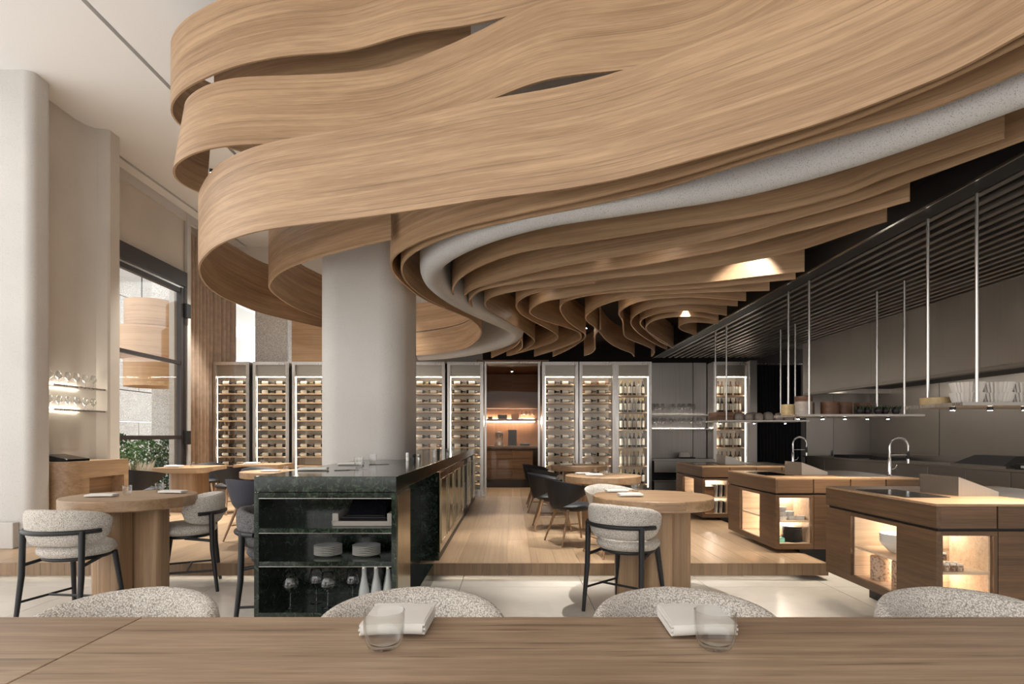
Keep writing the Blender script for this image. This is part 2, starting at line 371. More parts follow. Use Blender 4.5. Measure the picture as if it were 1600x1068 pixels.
box_o('under_panel', 'dark_brown', (XL, YP, 0.09, XP, YP + 0.22, 0.10), pf)
for x0, x1, nm in ((XL + 0.1, -1.72, 'left of the marble counter'), (-0.70, XP - 0.3, 'right of the marble counter')):
    tag(box_o('light_strip', 'led_strip', (x0, YP + 0.06, 0.076, x1, YP + 0.075, 0.086)), 'thin warm light strip under the platform edge, ' + nm, 'light strip')
# ceiling
ce = thing('ceiling', 'off white painted ceiling with thin black slots', 'ceiling', kind='structure')
for x0, x1 in ((XL - 0.3, -6.01), (-5.955, -4.21), (-4.155, 8.0)):
    box_o('ceiling_panel', 'paint', (x0, -4, ZC, x1, 16, ZC + 0.1), ce)
box_o('slot_backing', 'black', (XL - 0.3, -4, ZC + 0.16, -4, 16, ZC + 0.2), ce)
# left: front pillar, recess, second pier, window wall
def struct(name, mb, mat, label, cat='wall', smooth=0, bevel=0): return tag(mb.to(name, mat, None, smooth, bevel), label, cat, kind='structure')
struct('pillar_front', MB().prism(rrect(-8.2, 6.69, -5.59, 7.02, 0.10), 0.17, ZC), 'plaster', 'pale plaster pier at the left edge of the room', 'pillar', 40)
tag(box_o('pillar_plinth', 'plaster', (-6.6, 6.60, ZP, -5.72, 6.685, 0.47), bevel=0.008), 'low pale stone plinth block at foot of the left pier', 'plinth', kind='structure')
struct('wall_left_recess', MB().prism([(-6.3, 7.03), (-5.87, 7.03), (-5.87, 7.75), (-5.84, 7.88), (-5.76, 7.98), (-5.62, 8.0), (-5.60, 8.03), (-5.60, 8.22), (-6.3, 8.22)], ZP, ZC), 'plaster_warm', 'warm plaster wall of the recess with glass shelves', 'wall', 30)
wl = thing('wall_left', 'beige plaster wall around the tall black window', 'wall', kind='structure')
box_o('wall_panel', 'plaster_warm', (XL - 0.1, 8.225, 4.56, XL, 11.0, ZC), wl)
box_o('wall_panel', 'plaster_warm', (XL - 0.1, 10.98, ZP, XL, 11.12, ZC), wl)
box_o('wall_panel', 'plaster_warm', (-6.62, 11.12, ZP, -6.52, 13.1, ZC), wl)
box_o('wall_trim', 'plaster', (XL, 10.99, ZP, XL + 0.06, 11.10, 5.68), wl)
box_o('ceiling_cove', 'plaster', (XL, 8.225, ZC - 0.16, XL + 0.05, 11.4, ZC - 0.002), wl)
# window 1 (left)
w1 = thing('window_1', 'tall black framed sash window in the left wall', 'window', kind='structure')
X = XL + 0.02
box_o('window_head', 'frame_dark', (X - 0.08, 8.23, 4.28, X + 0.06, 10.95, 4.55), w1)
box_o('head_light_line', 'edge_metal', (X - 0.02, 8.24, 4.235, X + 0.02, 10.9, 4.275), w1)
for z0, z1 in ((4.15, 4.23), (2.80, 2.86), (1.40, 1.47), (0.18, 0.30)):
    box_o('window_rail', 'frame_dark', (X - 0.05, 8.23, z0, X + 0.02, 10.82, z1), w1)
box_o('window_jamb', 'frame_dark', (X - 0.06, 10.80, 0.18, X + 0.03, 10.88, 4.25), w1)
box_o('window_jamb', 'frame_dark', (X - 0.06, 10.90, 0.18, X + 0.03, 10.97, 4.3), w1)
for z in (3.82, 1.42): box_o('window_bracket', 'black', (X, 10.86, z - 0.12, X + 0.10, 11.0, z + 0.14), w1)
for z0, z1 in ((0.3, 1.40), (1.47, 2.80), (2.86, 4.15)): box_o('pane', 'pane', (X - 0.02, 8.24, z0, X - 0.014, 10.8, z1), w1)
# curtain
def fold(u, v):
    t = u; s = t * 1.95
    x, y = (-6.42, 11.14 + s) if s < 1.2 else (-6.42 + 0.22 * (s - 1.2) / 0.75, 12.34 + (s - 1.2) * 0.8); a = 0.035 * math.sin(t * 2 * math.pi * 14) + 0.012 * math.sin(t * 47)
    return (x + a * 0.9, y - a * 0.3, 0.2 + 5.3 * v)
c = MB().grid(fold, 145, 2).to('curtain', 'curtain_brown', None, 60); sl = c.modifiers.new('solid', 'SOLIDIFY'); sl.thickness = 0.006
tag(c, 'floor to ceiling brown pleated curtain beside the window', 'curtain')
# back wall with window 2
wb_ = thing('wall_back', 'plain back wall behind the wine cabinets', 'wall', kind='structure')
box_o('wall_panel', 'plaster_warm', (-6.6, 12.97, 0, -0.66, 13.07, 3.08), wb_)
box_o('wall_panel', 'plaster_warm', (-3.6, 12.97, 3.08, -0.66, 13.07, ZC), wb_)
box_o('wall_panel', 'dark_brown', (-0.66, 12.97, 3.08, 3.0, 13.07, ZC), wb_)
box_o('wall_panel', 'dark_brown', (0.64, 12.97, 0, 2.9, 13.07, 3.08), wb_)
box_o('wall_panel', 'frame_dark', (-3.88, YB + 0.02, ZP, -2.16, YB + 0.12, 3.03), wb_)
w2 = thing('window_2', 'high corner window above the left wine cabinets', 'window', kind='structure')
box_o('window_rail', 'frame_dark', (-6.5, 12.98, 4.95, -3.6, 13.04, 5.05), w2)
box_o('mullion', 'granite', (-5.78, 12.96, 3.08, -5.05, 13.2, 4.95), w2)
box_o('pane', 'pane', (-6.5, 13.0, 3.08, -3.6, 13.006, 4.95), w2)
box_o('wall_panel', 'plaster_warm', (-6.6, 12.97, 5.05, -3.6, 13.07, ZC), wb_)
# kitchen walls
wr = thing('wall_right', 'brushed steel splashback wall of the open kitchen', 'wall', kind='structure')
ys = [12.1, 10.85, 9.1, 7.3, 5.5, 3.7, 1.9, 0.1, -1.9, -4]
for a, b2 in zip(ys[1:], ys): box_o('steel_panel', 'steel_panel', (XR, a + 0.006, 0, XR + 0.05, b2 - 0.006, 3.3), wr)
box_o('wall_backing', 'black', (XR + 0.05, -4, 0, XR + 0.15, 12.4, ZC), wr)
wk = thing('wall_kitchen', 'dark end wall of the kitchen with a bright steel panel', 'wall', kind='structure')
box_o('steel_panel', 'steel', (6.18, 12.10, 0, XR, 12.14, 3.3), wk)
box_o('wall_backing', 'dark_brown', (2.9, 13.0, 0, XR + 0.2, 13.1, ZC), wk)
box_o('steel_post', 'steel_panel', (5.0, 12.12, 0, 5.16, 12.3, 3.05), wk, 0.004)
def bfold(u, v): return (5.17 + 1.0 * u, 12.3 + 0.03 * math.sin(u * 2 * math.pi * 14), 0.02 + 2.95 * v)
c = MB().grid(bfold, 170, 2).to('curtain', 'curtain_black', None, 60); sl = c.modifiers.new('solid', 'SOLIDIFY'); sl.thickness = 0.006
tag(c, 'heavy black curtain closing the kitchen passage', 'curtain')
tag(MB().tube([(5.15, 12.3, 3.0), (6.2, 12.3, 3.0)], 0.012).to('curtain_rail', 'rod_steel', None, 60), 'slim steel rail above the black curtain', 'curtain rail')
# kitchen slat ceiling, fascia, hood
ks = thing('ceiling_kitchen', 'dark metal slat ceiling over the open kitchen', 'ceiling', kind='structure')
sm = MB().box(0, 0, 0, 0.05, 16, 0.07).mesh('slat', 'slat_metal')
for i in range(17):
    o = bpy.data.objects.new('slat', sm); col.objects.link(o); o.parent = ks; o.location = (3.15 + i * 0.127, -3.9, 3.10)
box_o('fascia', 'black', (2.97, -3.9, 3.10, 3.13, 12.1, 3.30), ks)
box_o('fascia_lip', 'edge_metal', (2.955, -3.9, 3.095, 2.97, 12.15, 3.11), ks)
box_o('ceiling_back', 'dark_brown', (2.97, -3.9, 3.42, XR, 13.0, 3.5), ks)
for y in (-1, 2, 5, 8, 11): box_o('cross_bar', 'slat_metal', (3.1, y, 3.171, 5.3, y + 0.05, 3.22), ks)
hd = thing('range_hood', 'long brushed steel extractor hood along the kitchen wall', 'range hood')
hy = [10.3, 8.35, 6.4, 4.45, 2.5, 0.5]
for a, b2 in zip(hy[1:], hy): box_o('hood_panel', 'steel', (5.2, a + 0.002, 2.22, 5.24, b2 - 0.002, 3.11), hd)
box_o('hood_end', 'steel', (5.24, 10.26, 2.22, XR, 10.3, 3.11), hd)
box_o('hood_lip', 'steel_x', (5.2, 0.5, 2.18, 5.32, 10.3, 2.218), hd)
box_o('hood_filter', 'black', (5.32, 0.5, 2.30, XR, 10.24, 2.34), hd)
box_o('hood_fill_light', 'hood_fill', (5.9, 0.7, 2.285, 5.96, 10.1, 2.298), hd)  # unseen strip added under the hood to brighten the kitchen
# central pillar
struct('pillar_central', MB().prism(rrect(-2.15, 6.30, -1.20, 7.45, 0.26, 10), ZP, ZC), 'plaster', 'big rounded plaster pillar rising behind the green counter', 'pillar', 40)
tag(box_o('access_plate', 'steel_panel', (-1.204, 7.13, 1.66, -1.196, 7.19, 2.55)), 'narrow grey metal plate set in the rounded pillar', 'plate')
# ------------------------------------------------------------------ ceiling ribbons
def smooth_path(pts, step=0.045, it=8):
    P = [Vector((p[0], p[1], 0)) for p in pts]; out = []
    for i in range(len(P) - 1):
        p0 = P[max(i-1, 0)]; p1 = P[i]; p2 = P[i+1]; p3 = P[min(i+2, len(P)-1)]
        n = max(2, int((p2 - p1).length / 0.02))
        for k in range(n):
            t = k / n
            out.append(0.5 * ((2*p1) + (p2-p0)*t + (2*p0-5*p1+4*p2-p3)*t*t + (3*p1-p0-3*p2+p3)*t*t*t))
    out.append(P[-1])
    res = [out[0]]; acc = 0
    for a, b2 in zip(out, out[1:]):
        d = (b2 - a).length; acc += d
        if acc >= step: res.append(b2); acc = 0
    if (res[-1] - out[-1]).length > 1e-4: res.append(out[-1])
    for _ in range(it):
        res = [res[0]] + [(res[i-1] + res[i]*2 + res[i+1]) / 4 for i in range(1, len(res)-1)] + [res[-1]]
    return res
def normals(P):
    out = []
    for i in range(len(P)):
        t = P[min(i+1, len(P)-1)] - P[max(i-1, 0)]; t.normalize(); out.append(Vector((-t.y, t.x, 0)))
    return out
def ribbon(px, zb, h, label, th=0.018, lean=0.0, mat='ribbon', name='ceiling_ribbon', group=None, it=8, plan=False, wave=0):
    pts = px if plan else [at(x, y, zb) for x, y in px]
    P = smooth_path(pts, it=it); Nn = normals(P); m = MB(); uv = []; s = 0
    for i, (p, n) in enumerate(zip(P, Nn)):
        if i: s += (p - P[i-1]).length
        for side in (-1, 1):
            for t in (0, 1):
                q = p + n * (side * th / 2 + lean * t)
                m.v.append((q.x, q.y, zb + h * t)); uv.append((s, h * t))
    L = len(P)
    for i in range(L - 1):
        a, b2 = i*4, i*4+4
        m.f += [(a, b2, b2+1, a+1), (a+3, b2+3, b2+2, a+2), (a+2, b2+2, b2, a), (a+1, b2+1, b2+3, a+3)]
    m.f += [(0, 1, 3, 2), ((L-1)*4+2, (L-1)*4+3, (L-1)*4+1, (L-1)*4)]
    m.m = [0] * len(m.f); m.uv = uv
    o = m.to(name, mat, None, 50)
    if label: tag(o, label, 'ceiling ribbon', group)
    return o
R1 = [(1300,-160),(1000,-40),(850,12),(722,42),(660,49),(615,60),(560,77),(522,83),(460,86),(410,94),(360,106),(320,123),(290,138),(274,153),(266,168),(270,185),(285,200),(330,222),(400,243),(500,262)]
R2 = [(1900,-420),(1500,-160),(1257,0),(1195,40),(1127,77),(1060,99),(1002,107),(918,116),(867,121),(817,136),(760,160),(705,182),(620,210),(577,218),(520,222.5),(435,225),(390,226),(353,228),(315,235.5),(291,245),(276,255),(269,265),(270.6,274),(278,284),(295,295),(322,304)]
R3 = [(2500,-420),(1900,-100),(1600,51),(1499,111),(1397,150),(1323,180),(1229,209),(1127,238),(1060,256),(969,280),(867,298),(766,310),(665,326),(550,342),(475,351),(419,358),(381,367),(355,376),(334,387),(319,402),(311,415),(312,428),(318,440),(327,450),(345,463),(370,474),(403,487.5),(436,496),(491,509),(560,523)]
R4 = [(612,374),(550,388),(522,396),(491,404),(456,416),(434,428),(422,441),(420,449),(426,457),(444,471),(465,482.5),(491,493),(560,516)]
R5 = [(1900,-80),(1600,67),(1499,118),(1397,162),(1296,202),(1180,240),(1060,277),(966,300),(895,317),(840,327),(795,338),(750,348),(705,360),(667,372.5),(637,386),(619,397),(611,407),(610.5,416),(615,427),(630,443),(660,466),(690,480),(730,496),(748,510),(752,521),(742,535),(724,545),(692,551),(656,555),(600,559)]
R5b = [(1900,-20),(1600,110),(1499,155),(1397,189),(1323,209),(1208,242),(1127,266),(1060,288),(1017,300),(932,319),(876,331),(825,340),(780,350),(750,356),(712,366),(675,380),(645,395),(631,408),(627,417),(629,430),(639,445),(662,464),(696,481)]
G = [(1900,60),(1600,165),(1499,203),(1397,239),(1296,271),(1195,298),(1127,313),(1060,323),(1007,331),(932,342),(876,350),(830,359),(780,373),(750,383),(715,398),(690,413),(677,425),(673,438),(678,452),(692,465),(715,480),(745,495),(780,510),(802,520),(808,528),(798,538),(765,549),(724,557),(690,561),(655,563)]
R6 = [(1569,216),(1465,250),(1364,284),(1338,298),(1246,324),(1171,338),(1120,347),(1040,358),(1007,364),(914,378),(840,389),(802,397),(765,409),(735,423.5),(717,435.5),(708,448),(708,461),(712,470),(724,482),(745,495),(775,506),(797,514.5),(811,522.5),(813,530),(806,540),(790,549),(768,559)]
R7 = [(1760,160),(1600,219),(1499,256),(1397,293),(1340,315),(1246,341),(1190,357),(1120,374),(1045,388),(970,400),(895,413),(840,424),(795,435.5),(750,448),(735,453.5),(726,461)]
R8 = [(1421,314),(1340,337),(1293,350),(1227,366),(1152,386),(1120,393),(1040,408),(1007,414),(930,425),(870,433),(840,437.5),(795,444.5),(757,452),(742,459),(734,467),(734,475),(745,486),(767,497),(790,508),(806,519),(815,532),(815,544),(806,551)]
R9 = [(1385,346),(1340,360),(1284,380),(1246,392),(1190,404),(1120,416),(1040,426),(977,432),(914,440),(880,445),(820,452.5),(790,458),(767,464),(758,471),(758,477),(765,486),(782,496),(805,509.5),(823,521),(833,529),(835.5,535),(827,542),(812,550),(792,556)]
R10 = [(930,443),(876,449),(845,455),(817,464.5),(807,474),(807.5,481),(815,491),(835,503),(857,514),(869,521.5),(872,527.5),(867,533),(850,540),(820,549),(795,556)]
R11 = [(1257,424),(1190,431),(1115,440),(1045,446),(970,452),(914,460),(876,466.5),(850,471),(833,479.5),(827,486),(831,492),(850,501),(880,510),(903,518),(908,526),(902,534),(870,546),(835,557)]
R12 = [(1243,436),(1190,441),(1115,448.5),(1045,453),(970,456),(925,461),(893,467),(878.5,474),(875,481),(878,490),(888,503),(903,514),(913,520.5),(914.5,527),(907,534),(888,546),(864,557)]
R12b = [(913,556),(925,551),(930,544),(929,532),(931,522),(938,514)]
R13 = [(1202,454),(1115,456.5),(1045,459.5),(1000,463),(965,469),(940,477),(925,485),(915,494),(917,501.5),(928,510),(937,519),(945,529),(956,538),(972,546),(986,551),(991,557)]
R14 = [(1165,470),(1100,465),(1060,464.5),(1007,469),(983,477),(969,486),(967,492),(973,501),(974,515),(977,526),(993,534),(1014,542.5),(1023,550),(1018,557)]
R15 = [(1152,478),(1100,475),(1060,475.5),(1015,482),(993,492),(986,501),(988,510),(1001,523),(1022,536.5),(1042,546)]
R16 = [(1135,493),(1100,487),(1060,485.5),(1030,489),(1008,496),(1000,503),(1005,512),(1026,527),(1048,540)]
R17 = [(1120,500),(1090,494.5),(1058,494.5),(1030,498),(1015,504),(1009,511.5),(1014,520),(1031,533),(1052,544)]
R18 = [(1122,506),(1085,503),(1066,506),(1060,511),(1067,516.5),(1088,524)]
ZR = 3.05
ribbon([(p[0] * 0.97, p[1] + 0.34) for p in [at(x, y, 4.6) for x, y in R1[2:13]]], 4.55, 0.62, 'short inner oak ribbon glimpsed in the gap under the topmost band', plan=True)
ribbon(R1, 4.6, 0.62, 'topmost broad oak ribbon curling at the upper left')
ribbon(R2, 3.80, 0.60, 'second broad oak ribbon from the top with open curled end', lean=-0.09)
ribbon(R3, ZR, 0.66, 'longest lowest broad oak ribbon sweeping in front of the pillar')
ribbon(R4, 3.15, 0.62, 'short broad oak ribbon hooked directly above the pillar')
ribbon(R5, ZR, 0.46, 'oak ribbon directly under the broad bands, curling beside the pillar')
ribbon(R5b, ZR, 0.44, 'thin oak ribbon edge just outside the grey plaster rib')
ribbon([at(x, y, ZR) for x, y in R5[17:]], 3.53, 0.55, 'upper oak band behind the pillar above the curled ribbon end', plan=True)
names = ['first oak fin inside the grey plaster rib', 'second oak fin inside the grey rib, ending in a blunt tip', 'third oak fin inside the grey plaster rib', 'fourth oak fin inside the grey plaster rib',
         'short fifth oak fin inside the grey rib with long S tail', 'sixth oak fin inside the grey rib', 'seventh oak fin inside the grey rib', 'small loose S shaped oak fin above the wine cabinets',
         'eighth oak fin inside the grey rib with wavy tail', 'ninth oak fin inside the grey rib with stepped tail', 'tenth oak fin inside the grey rib', 'eleventh oak fin inside the grey rib', 'twelfth oak fin inside the grey rib', 'innermost tiny hooked oak fin near the kitchen slats']
for px, lb in zip([R6, R7, R8, R9, R10, R11, R12, R12b, R13, R14, R15, R16, R17, R18], names):
    ribbon(px, ZR, 0.40, lb, name='ceiling_fin', group='oak fins hung under the soffit', it=5)
# grey plaster rib: round-bottomed wall swept along a curve
gp = smooth_path([at(x, y, 3.0) for x, y in G]); gn = normals(gp)
prof = [(-0.11, 0.5)] + [(-0.11 * math.cos(math.pi * k / 12), 0.13 - 0.13 * math.sin(math.pi * k / 12)) for k in range(13)] + [(0.11, 0.5)]
m = MB(); np_ = len(prof)
for p, n in zip(gp, gn):
    for a, b2 in prof: q = p + n * a; m.v.append((q.x, q.y, 3.0 + b2))
for i in range(len(gp) - 1):
    for k in range(np_ - 1): m.f.append((i*np_+k, (i+1)*np_+k, (i+1)*np_+k+1, i*np_+k+1))
    m.f.append((i*np_+np_-1, (i+1)*np_+np_-1, (i+1)*np_, i*np_))
m.f += [tuple(range(np_)), tuple((len(gp)-1)*np_ + k for k in range(np_))[::-1]]; m.m = [0] * len(m.f)
tag(m.to('ceiling_rib', 'rib_plaster', None, 60), 'rounded grey plaster rib winding between the oak ribbons', 'ceiling rib')
# soffit above the fins and bulkhead up to the ceiling
pl = [(p.x, p.y) for p in gp[::3]]; pl += [(pl[-1][0], 12.95), (2.95, 12.95), (2.95, pl[0][1])]
struct('ceiling_soffit', MB().prism(pl, 3.46, 3.52), 'dark_brown', 'soffit coloured dark brown for the shade above the hanging oak fins', 'ceiling')  # shadow between the fins is put into this dark colour
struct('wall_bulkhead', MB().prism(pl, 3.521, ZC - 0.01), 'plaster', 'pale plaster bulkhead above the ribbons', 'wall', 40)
# ------------------------------------------------------------------ chairs and stools
def make_stool(fabric, label, group):
    t = thing('bar_stool', label, 'stool', group=group)
    R = 0.275; A = 1.72
    def back(u, v):
        a = (u * 2 - 1) * A; q = max(0.0, 1 - abs(u * 2 - 1) ** 3.2) ** 0.5
        hh = 0.035 + 0.108 * q; tt = (0.012 + 0.040 * q); zc = 0.775 - 0.012 * abs(a)
        if u in (0.0, 1.0): hh = 0.004; tt = 0.004
        b2 = v * 2 * math.pi; cs, sn = math.cos(b2), math.sin(b2)
        r = R + tt * math.copysign(abs(cs) ** 0.8, cs) + 0.02 * sn; z = zc + hh * math.copysign(abs(sn) ** 0.75, sn)
        return (r * math.sin(a), -r * math.cos(a) * 0.95, z)
    MB().grid(back, 41, 20, True).to('backrest', fabric, t, 80)
    m = MB(); prof = [(0, 0.535)] + [(0.235 + 0.03 * math.sin(math.pi * k / 10), 0.535 + 0.085 * k / 10) for k in range(11)] + [(0.20, 0.632), (0.12, 0.638), (0, 0.64)]
    m.lathe(prof, 32, (0, 0.02, 0)); m.to('seat', fabric, t, 60)
    rail = MB().tube([((R + 0.055) * math.sin(a), -(R + 0.055) * math.cos(a) * 0.95, 0.74) for a in [(-1.25 + 2.5 * k / 24) for k in range(25)]], 0.018, 10)
    rail.to('back_rail', 'black_metal', t, 60)
    fr = MB().tube([(0.215 * math.cos(a), 0.02 + 0.215 * math.sin(a), 0.52) for a in [2 * math.pi * k / 28 for k in range(28)]], 0.016, 8, closed=True)
    fr.to('seat_frame', 'black_metal', t, 60)
    feet = []
    for sx in (-1, 1):
        a = 0.86; x, y = sx * (R + 0.055) * math.sin(a), -(R + 0.055) * math.cos(a) * 0.95
        MB().tube([(x, y, 0.75), (x * 1.01, y * 1.04, 0.4), (x * 1.06, y * 1.25, 0.0)], [0.023, 0.022, 0.015], 12).to('leg', 'black_metal', t, 60)
        MB().tube([(sx * 0.19, 0.17, 0.53), (sx * 0.235, 0.235, 0.0)], [0.023, 0.015], 12).to('leg', 'black_metal', t, 60)
        MB().tube([(sx * 0.245, -0.20, 0.48), (sx * 0.20, 0.02, 0.51)], 0.014, 8).to('side_bar', 'black_metal', t, 60)
        MB().tube([(sx * 0.258, -0.235, 0.20), (sx * 0.222, 0.215, 0.20)], 0.010, 8).to('stretcher', 'black_metal', t, 60)
    MB().tube([(-0.24, 0.0, 0.20), (0.24, 0.0, 0.20)], 0.010, 8).to('footrest', 'black_metal', t, 60)
    return t
st = make_stool('boucle', 'cream boucle stool with black rail standing before the left round table', 'cream boucle stools')
st.location = (-3.47, 4.58, 0); st.rotation_euler = (0, 0, face(0.12, 1))
dup(st, (-3.12, 5.57, 0), face(-1, -0.45), 'cream boucle stool tucked behind the left round table')
dup(st, (0.965, 4.84, 0), face(0.66, 0.75), 'cream boucle stool with black rail standing before the right round table')
for i, x in enumerate((-2.12, -1.29, -0.33, 0.575, 1.53)):
    dup(st, (x, 1.83, 0), face((0.04, -0.03, 0, 0.02, -0.04)[i], -1), 'cream boucle stool behind the front table, %s from left' % ORD[i])
sg = make_stool('boucle_grey', 'dark grey tweed stool drawn up to the green counter', None); sg.location = (-1.82, 4.53, 0); sg.rotation_euler = (0, 0, face(1, 0.1))

def make_chair(fabric, label, group):
    t = thing('dining_chair', label, 'chair', group=group)
    A = 1.95
    def shell(u, v):
        a = (u * 2 - 1) * A; k = abs(u * 2 - 1)
        top = 0.745 - 0.085 * k ** 1.5; bot = 0.40 + 0.19 * k ** 1.6 if k > 0 else 0.40
        if u in (0.0, 1.0): bot = top - 0.03
        # v runs round the cross-section: inside up, outside down
        if v < 0.5: s = v * 2; side = -1
        else: s = 2 - v * 2; side = 1
        z = bot + (top - bot) * s; r = 0.225 + 0.075 * s ** 1.2 + side * 0.014 * (1 - 0.6 * abs(2 * s - 1) ** 4)
        return (r * math.sin(a), -r * math.cos(a) * (1.0 if abs(a) < 1.57 else 1.15) + 0.02, z)
    MB().grid(shell, 45, 20, True).to('shell', fabric, t, 70)
    MB().lathe([(0, 0.375), (0.16, 0.38), (0.215, 0.41), (0.232, 0.435), (0.215, 0.455), (0.1, 0.462), (0, 0.463)], 28, (0, 0.04, 0)).to('seat', fabric, t, 60)
    for sx in (-1, 1):
        for sy in (-1, 1):
            MB().tube([(sx * 0.15, 0.04 + sy * 0.13, 0.40), (sx * 0.245, 0.03 + sy * 0.235, 0.0)], [0.018, 0.010], 10).to('leg', 'legwood', t, 60)
        MB().tube([(sx * 0.20, -0.13, 0.18), (sx * 0.20, 0.20, 0.18)], 0.008, 8).to('stretcher', 'legwood', t, 60)
    MB().tube([(-0.20, 0.035, 0.18), (0.20, 0.035, 0.18)], 0.008, 8).to('stretcher', 'legwood', t, 60)
    return t
GC = 'black shell chairs with wooden legs'
ch = make_chair('leather', 'black shell chair with wooden legs, nearest in the row right of the counter', GC)
ch.scale = (1.08, 1.08, 1.05); ch.location = (0.70, 6.98, ZP); ch.rotation_euler = (0, 0, face(1, 0.35))
dup(ch, (0.52, 8.05, ZP), face(1, 0.0), 'second black shell chair from the front in the row right of the counter')
dup(ch, (0.54, 9.45, ZP), face(1, 0.25), 'third black shell chair from the front in the row right of the counter')
dup(ch, (0.50, 10.65, ZP), face(1, 0.0), 'farthest black shell chair in the row, nearest the wine cabinets')
dup(ch, (-6.0 + 0.18, 9.05, ZP), face(0.15, 1), 'black shell chair at the window end of the long oak table')
dup(ch, (-5.78, 10.88, ZP), face(0.1, -1), 'black shell chair on the far side of the long oak table')
dup(ch, (-4.72, 9.72, ZP), face(-0.9, 0.5), 'black shell chair between the two oak tables by the curtain')
dup(ch, (-4.05, 9.35, ZP), face(0.8, -0.6), 'black shell chair behind the pale round table left of the pillar')
cb = make_chair('leather_blue', 'charcoal blue shell chair with pale legs left of the green counter', None)
cb.scale = (1.08, 1.08, 1.05)
cb.location = (-3.20, 7.12, ZP); cb.rotation_euler = (0, 0, face(0.55, 1))
cw = make_chair('boucle', 'cream boucle shell chair behind the right round table', None)
cw.location = (1.10, 6.36, ZP); cw.rotation_euler = (0, 0, face(0.35, -1))

# ------------------------------------------------------------------ tables
def round_table(x, y, z0, h, D, label, ped=0.30, seams=(), drawer=None, rz=0):
    t = thing('round_table', label, 'table', (x, y, z0), rz)
    R = D / 2
    MB().lathe([(0, h - 0.095), (R - 0.012, h - 0.095), (R, h - 0.085), (R, h - 0.006), (R - 0.006, h), (0, h)], 72).to('tabletop', 'oak_X', t, 40)
    m = MB().prism(rrect(-ped, -0.10, ped, 0.10, 0.05), 0, h - 0.095); m.to('pedestal_slab', 'oak_Z', t, 40)
    MB().prism(rrect(-0.10, 0.101, 0.10, ped, 0.04), 0, h - 0.095).to('pedestal_slab', 'oak_Z', t, 40)
    MB().prism(rrect(-0.10, -ped, 0.10, -0.101, 0.04), 0, h - 0.095).to('pedestal_slab', 'oak_Z', t, 40)
    if drawer is not None:
        a0, a1 = drawer; m = MB(); n = 10; vs = []
        for k in range(n + 1):
            a = a0 + (a1 - a0) * k / n
            for r in (R - 0.01, R + 0.004):
                for z in (h - 0.075, h - 0.02): vs.append((r * math.cos(a), r * math.sin(a), z))
        fs = []
        for k in range(n):
            q = k * 4; fs += [(q+2, q+3, q+7, q+6), (q+1, q+5, q+7, q+3), (q, q+2, q+6, q+4)]
        fs += [(0, 1, 3, 2), (n*4, n*4+2, n*4+3, n*4+1)]
        m.add(vs, fs); m.to('drawer', 'oak_X', t)
    return t
round_table(1.265, 5.20, 0, 0.93, 1.06, 'round oak pedestal table at the platform edge, right of the aisle', 0.33, drawer=(-1.78, -1.28))
round_table(-3.44, 5.20, 0, 0.93, 1.06, 'round oak pedestal table near the left pier, on the stone floor', 0.31)
round_table(1.24, 7.86, ZP, 0.76, 1.02, 'middle round oak table beside the black chairs', 0.28, drawer=(-1.6, -1.2))
round_table(1.22, 10.5, ZP, 0.76, 1.02, 'farthest round oak table in front of the wine cabinets', 0.28)
round_table(-3.62, 8.75, ZP, 0.76, 0.95, 'pale round oak table left of the pillar, behind the counter', 0.26)
t = thing('long_table', 'angular oak table by the tall window', 'table', (-5.62, 10.05, ZP))
MB().prism([(-0.38, -0.45), (0.36, -0.45), (0.42, -0.36), (0.42, 0.45), (-0.38, 0.45)], 0.665, 0.76).to('tabletop', 'oak_X', t, bevel=0.004)
MB().prism(rrect(-0.22, -0.28, 0.22, 0.28, 0.08), 0, 0.665).to('pedestal', 'oak_Z', t, 40)
t = thing('square_table', 'dark oak table beyond the window table, nearest the curtain', 'table', (-4.72, 10.98, ZP))
MB().prism(rrect(-0.42, -0.40, 0.42, 0.40, 0.05), 0.665, 0.76).to('tabletop', 'oak_X', t, 40)
MB().prism(rrect(-0.2, -0.24, 0.2, 0.24, 0.08), 0, 0.665).to('pedestal', 'brown_Z', t, 40)
# front table
t = thing('bar_table', 'long oak bar table across the foreground', 'table', (0, 0, 0))
box_o('tabletop_board', 'table', (-2.6, 0.75, 0.86, -1.1015, 1.717, 0.93), t, 0.003)
box_o('tabletop_board', 'table', (-1.0985, 0.75, 0.86, 2.6, 1.717, 0.93), t, 0.003)
for x in (-2.0, 0.2, 2.2): MB().prism(rrect(x - 0.25, 1.0, x + 0.25, 1.3, 0.06), 0, 0.859).to('pedestal', 'oak_Z', t, 40)
# napkins
def napkin(x, y, z, w, d, label, rz=0, th=0.036, g='folded linen napkins'):
    t = MB(); q = th / 0.036
    def body(u, v, W=w, D=d, z0=0.0, T=th, ex=0.55):
        a = v * 2 * math.pi; cs, sn = math.cos(a), math.sin(a)
        py = math.copysign(abs(cs) ** ex, cs) * D / 2; pz = math.copysign(abs(sn) ** ex, sn) * T / 2
        if cs > 0 and sn > 0: pz += 0.006 * q * cs            # far corner lifts a little
        return ((u - 0.5) * W + 0.03 * py, py, z0 + T / 2 + pz + 0.003 * q * math.sin(3 * u + 6 * py))
    def add(fn):
        t.grid(fn, 9, 32, True)
        for uu in (0.0, 1.0): t.add([fn(uu, j / 32) for j in range(32)], [tuple(range(32))])
    add(lambda u, v: body(u, v))
    for k in range(3):                                         # leaves of the fold showing at both ends
        add(lambda u, v, k=k: body(u, v, w + 0.010 + 0.004 * (k % 2), d * 0.93, th * (0.07 + 0.31 * k), th * 0.24, 0.35))
    o = t.to('napkin', 'linen', None, 50); o.location = (x, y, z + 0.003 * q); o.rotation_euler = (0, 0, rz)
    return tag(o, label, 'napkin', g)
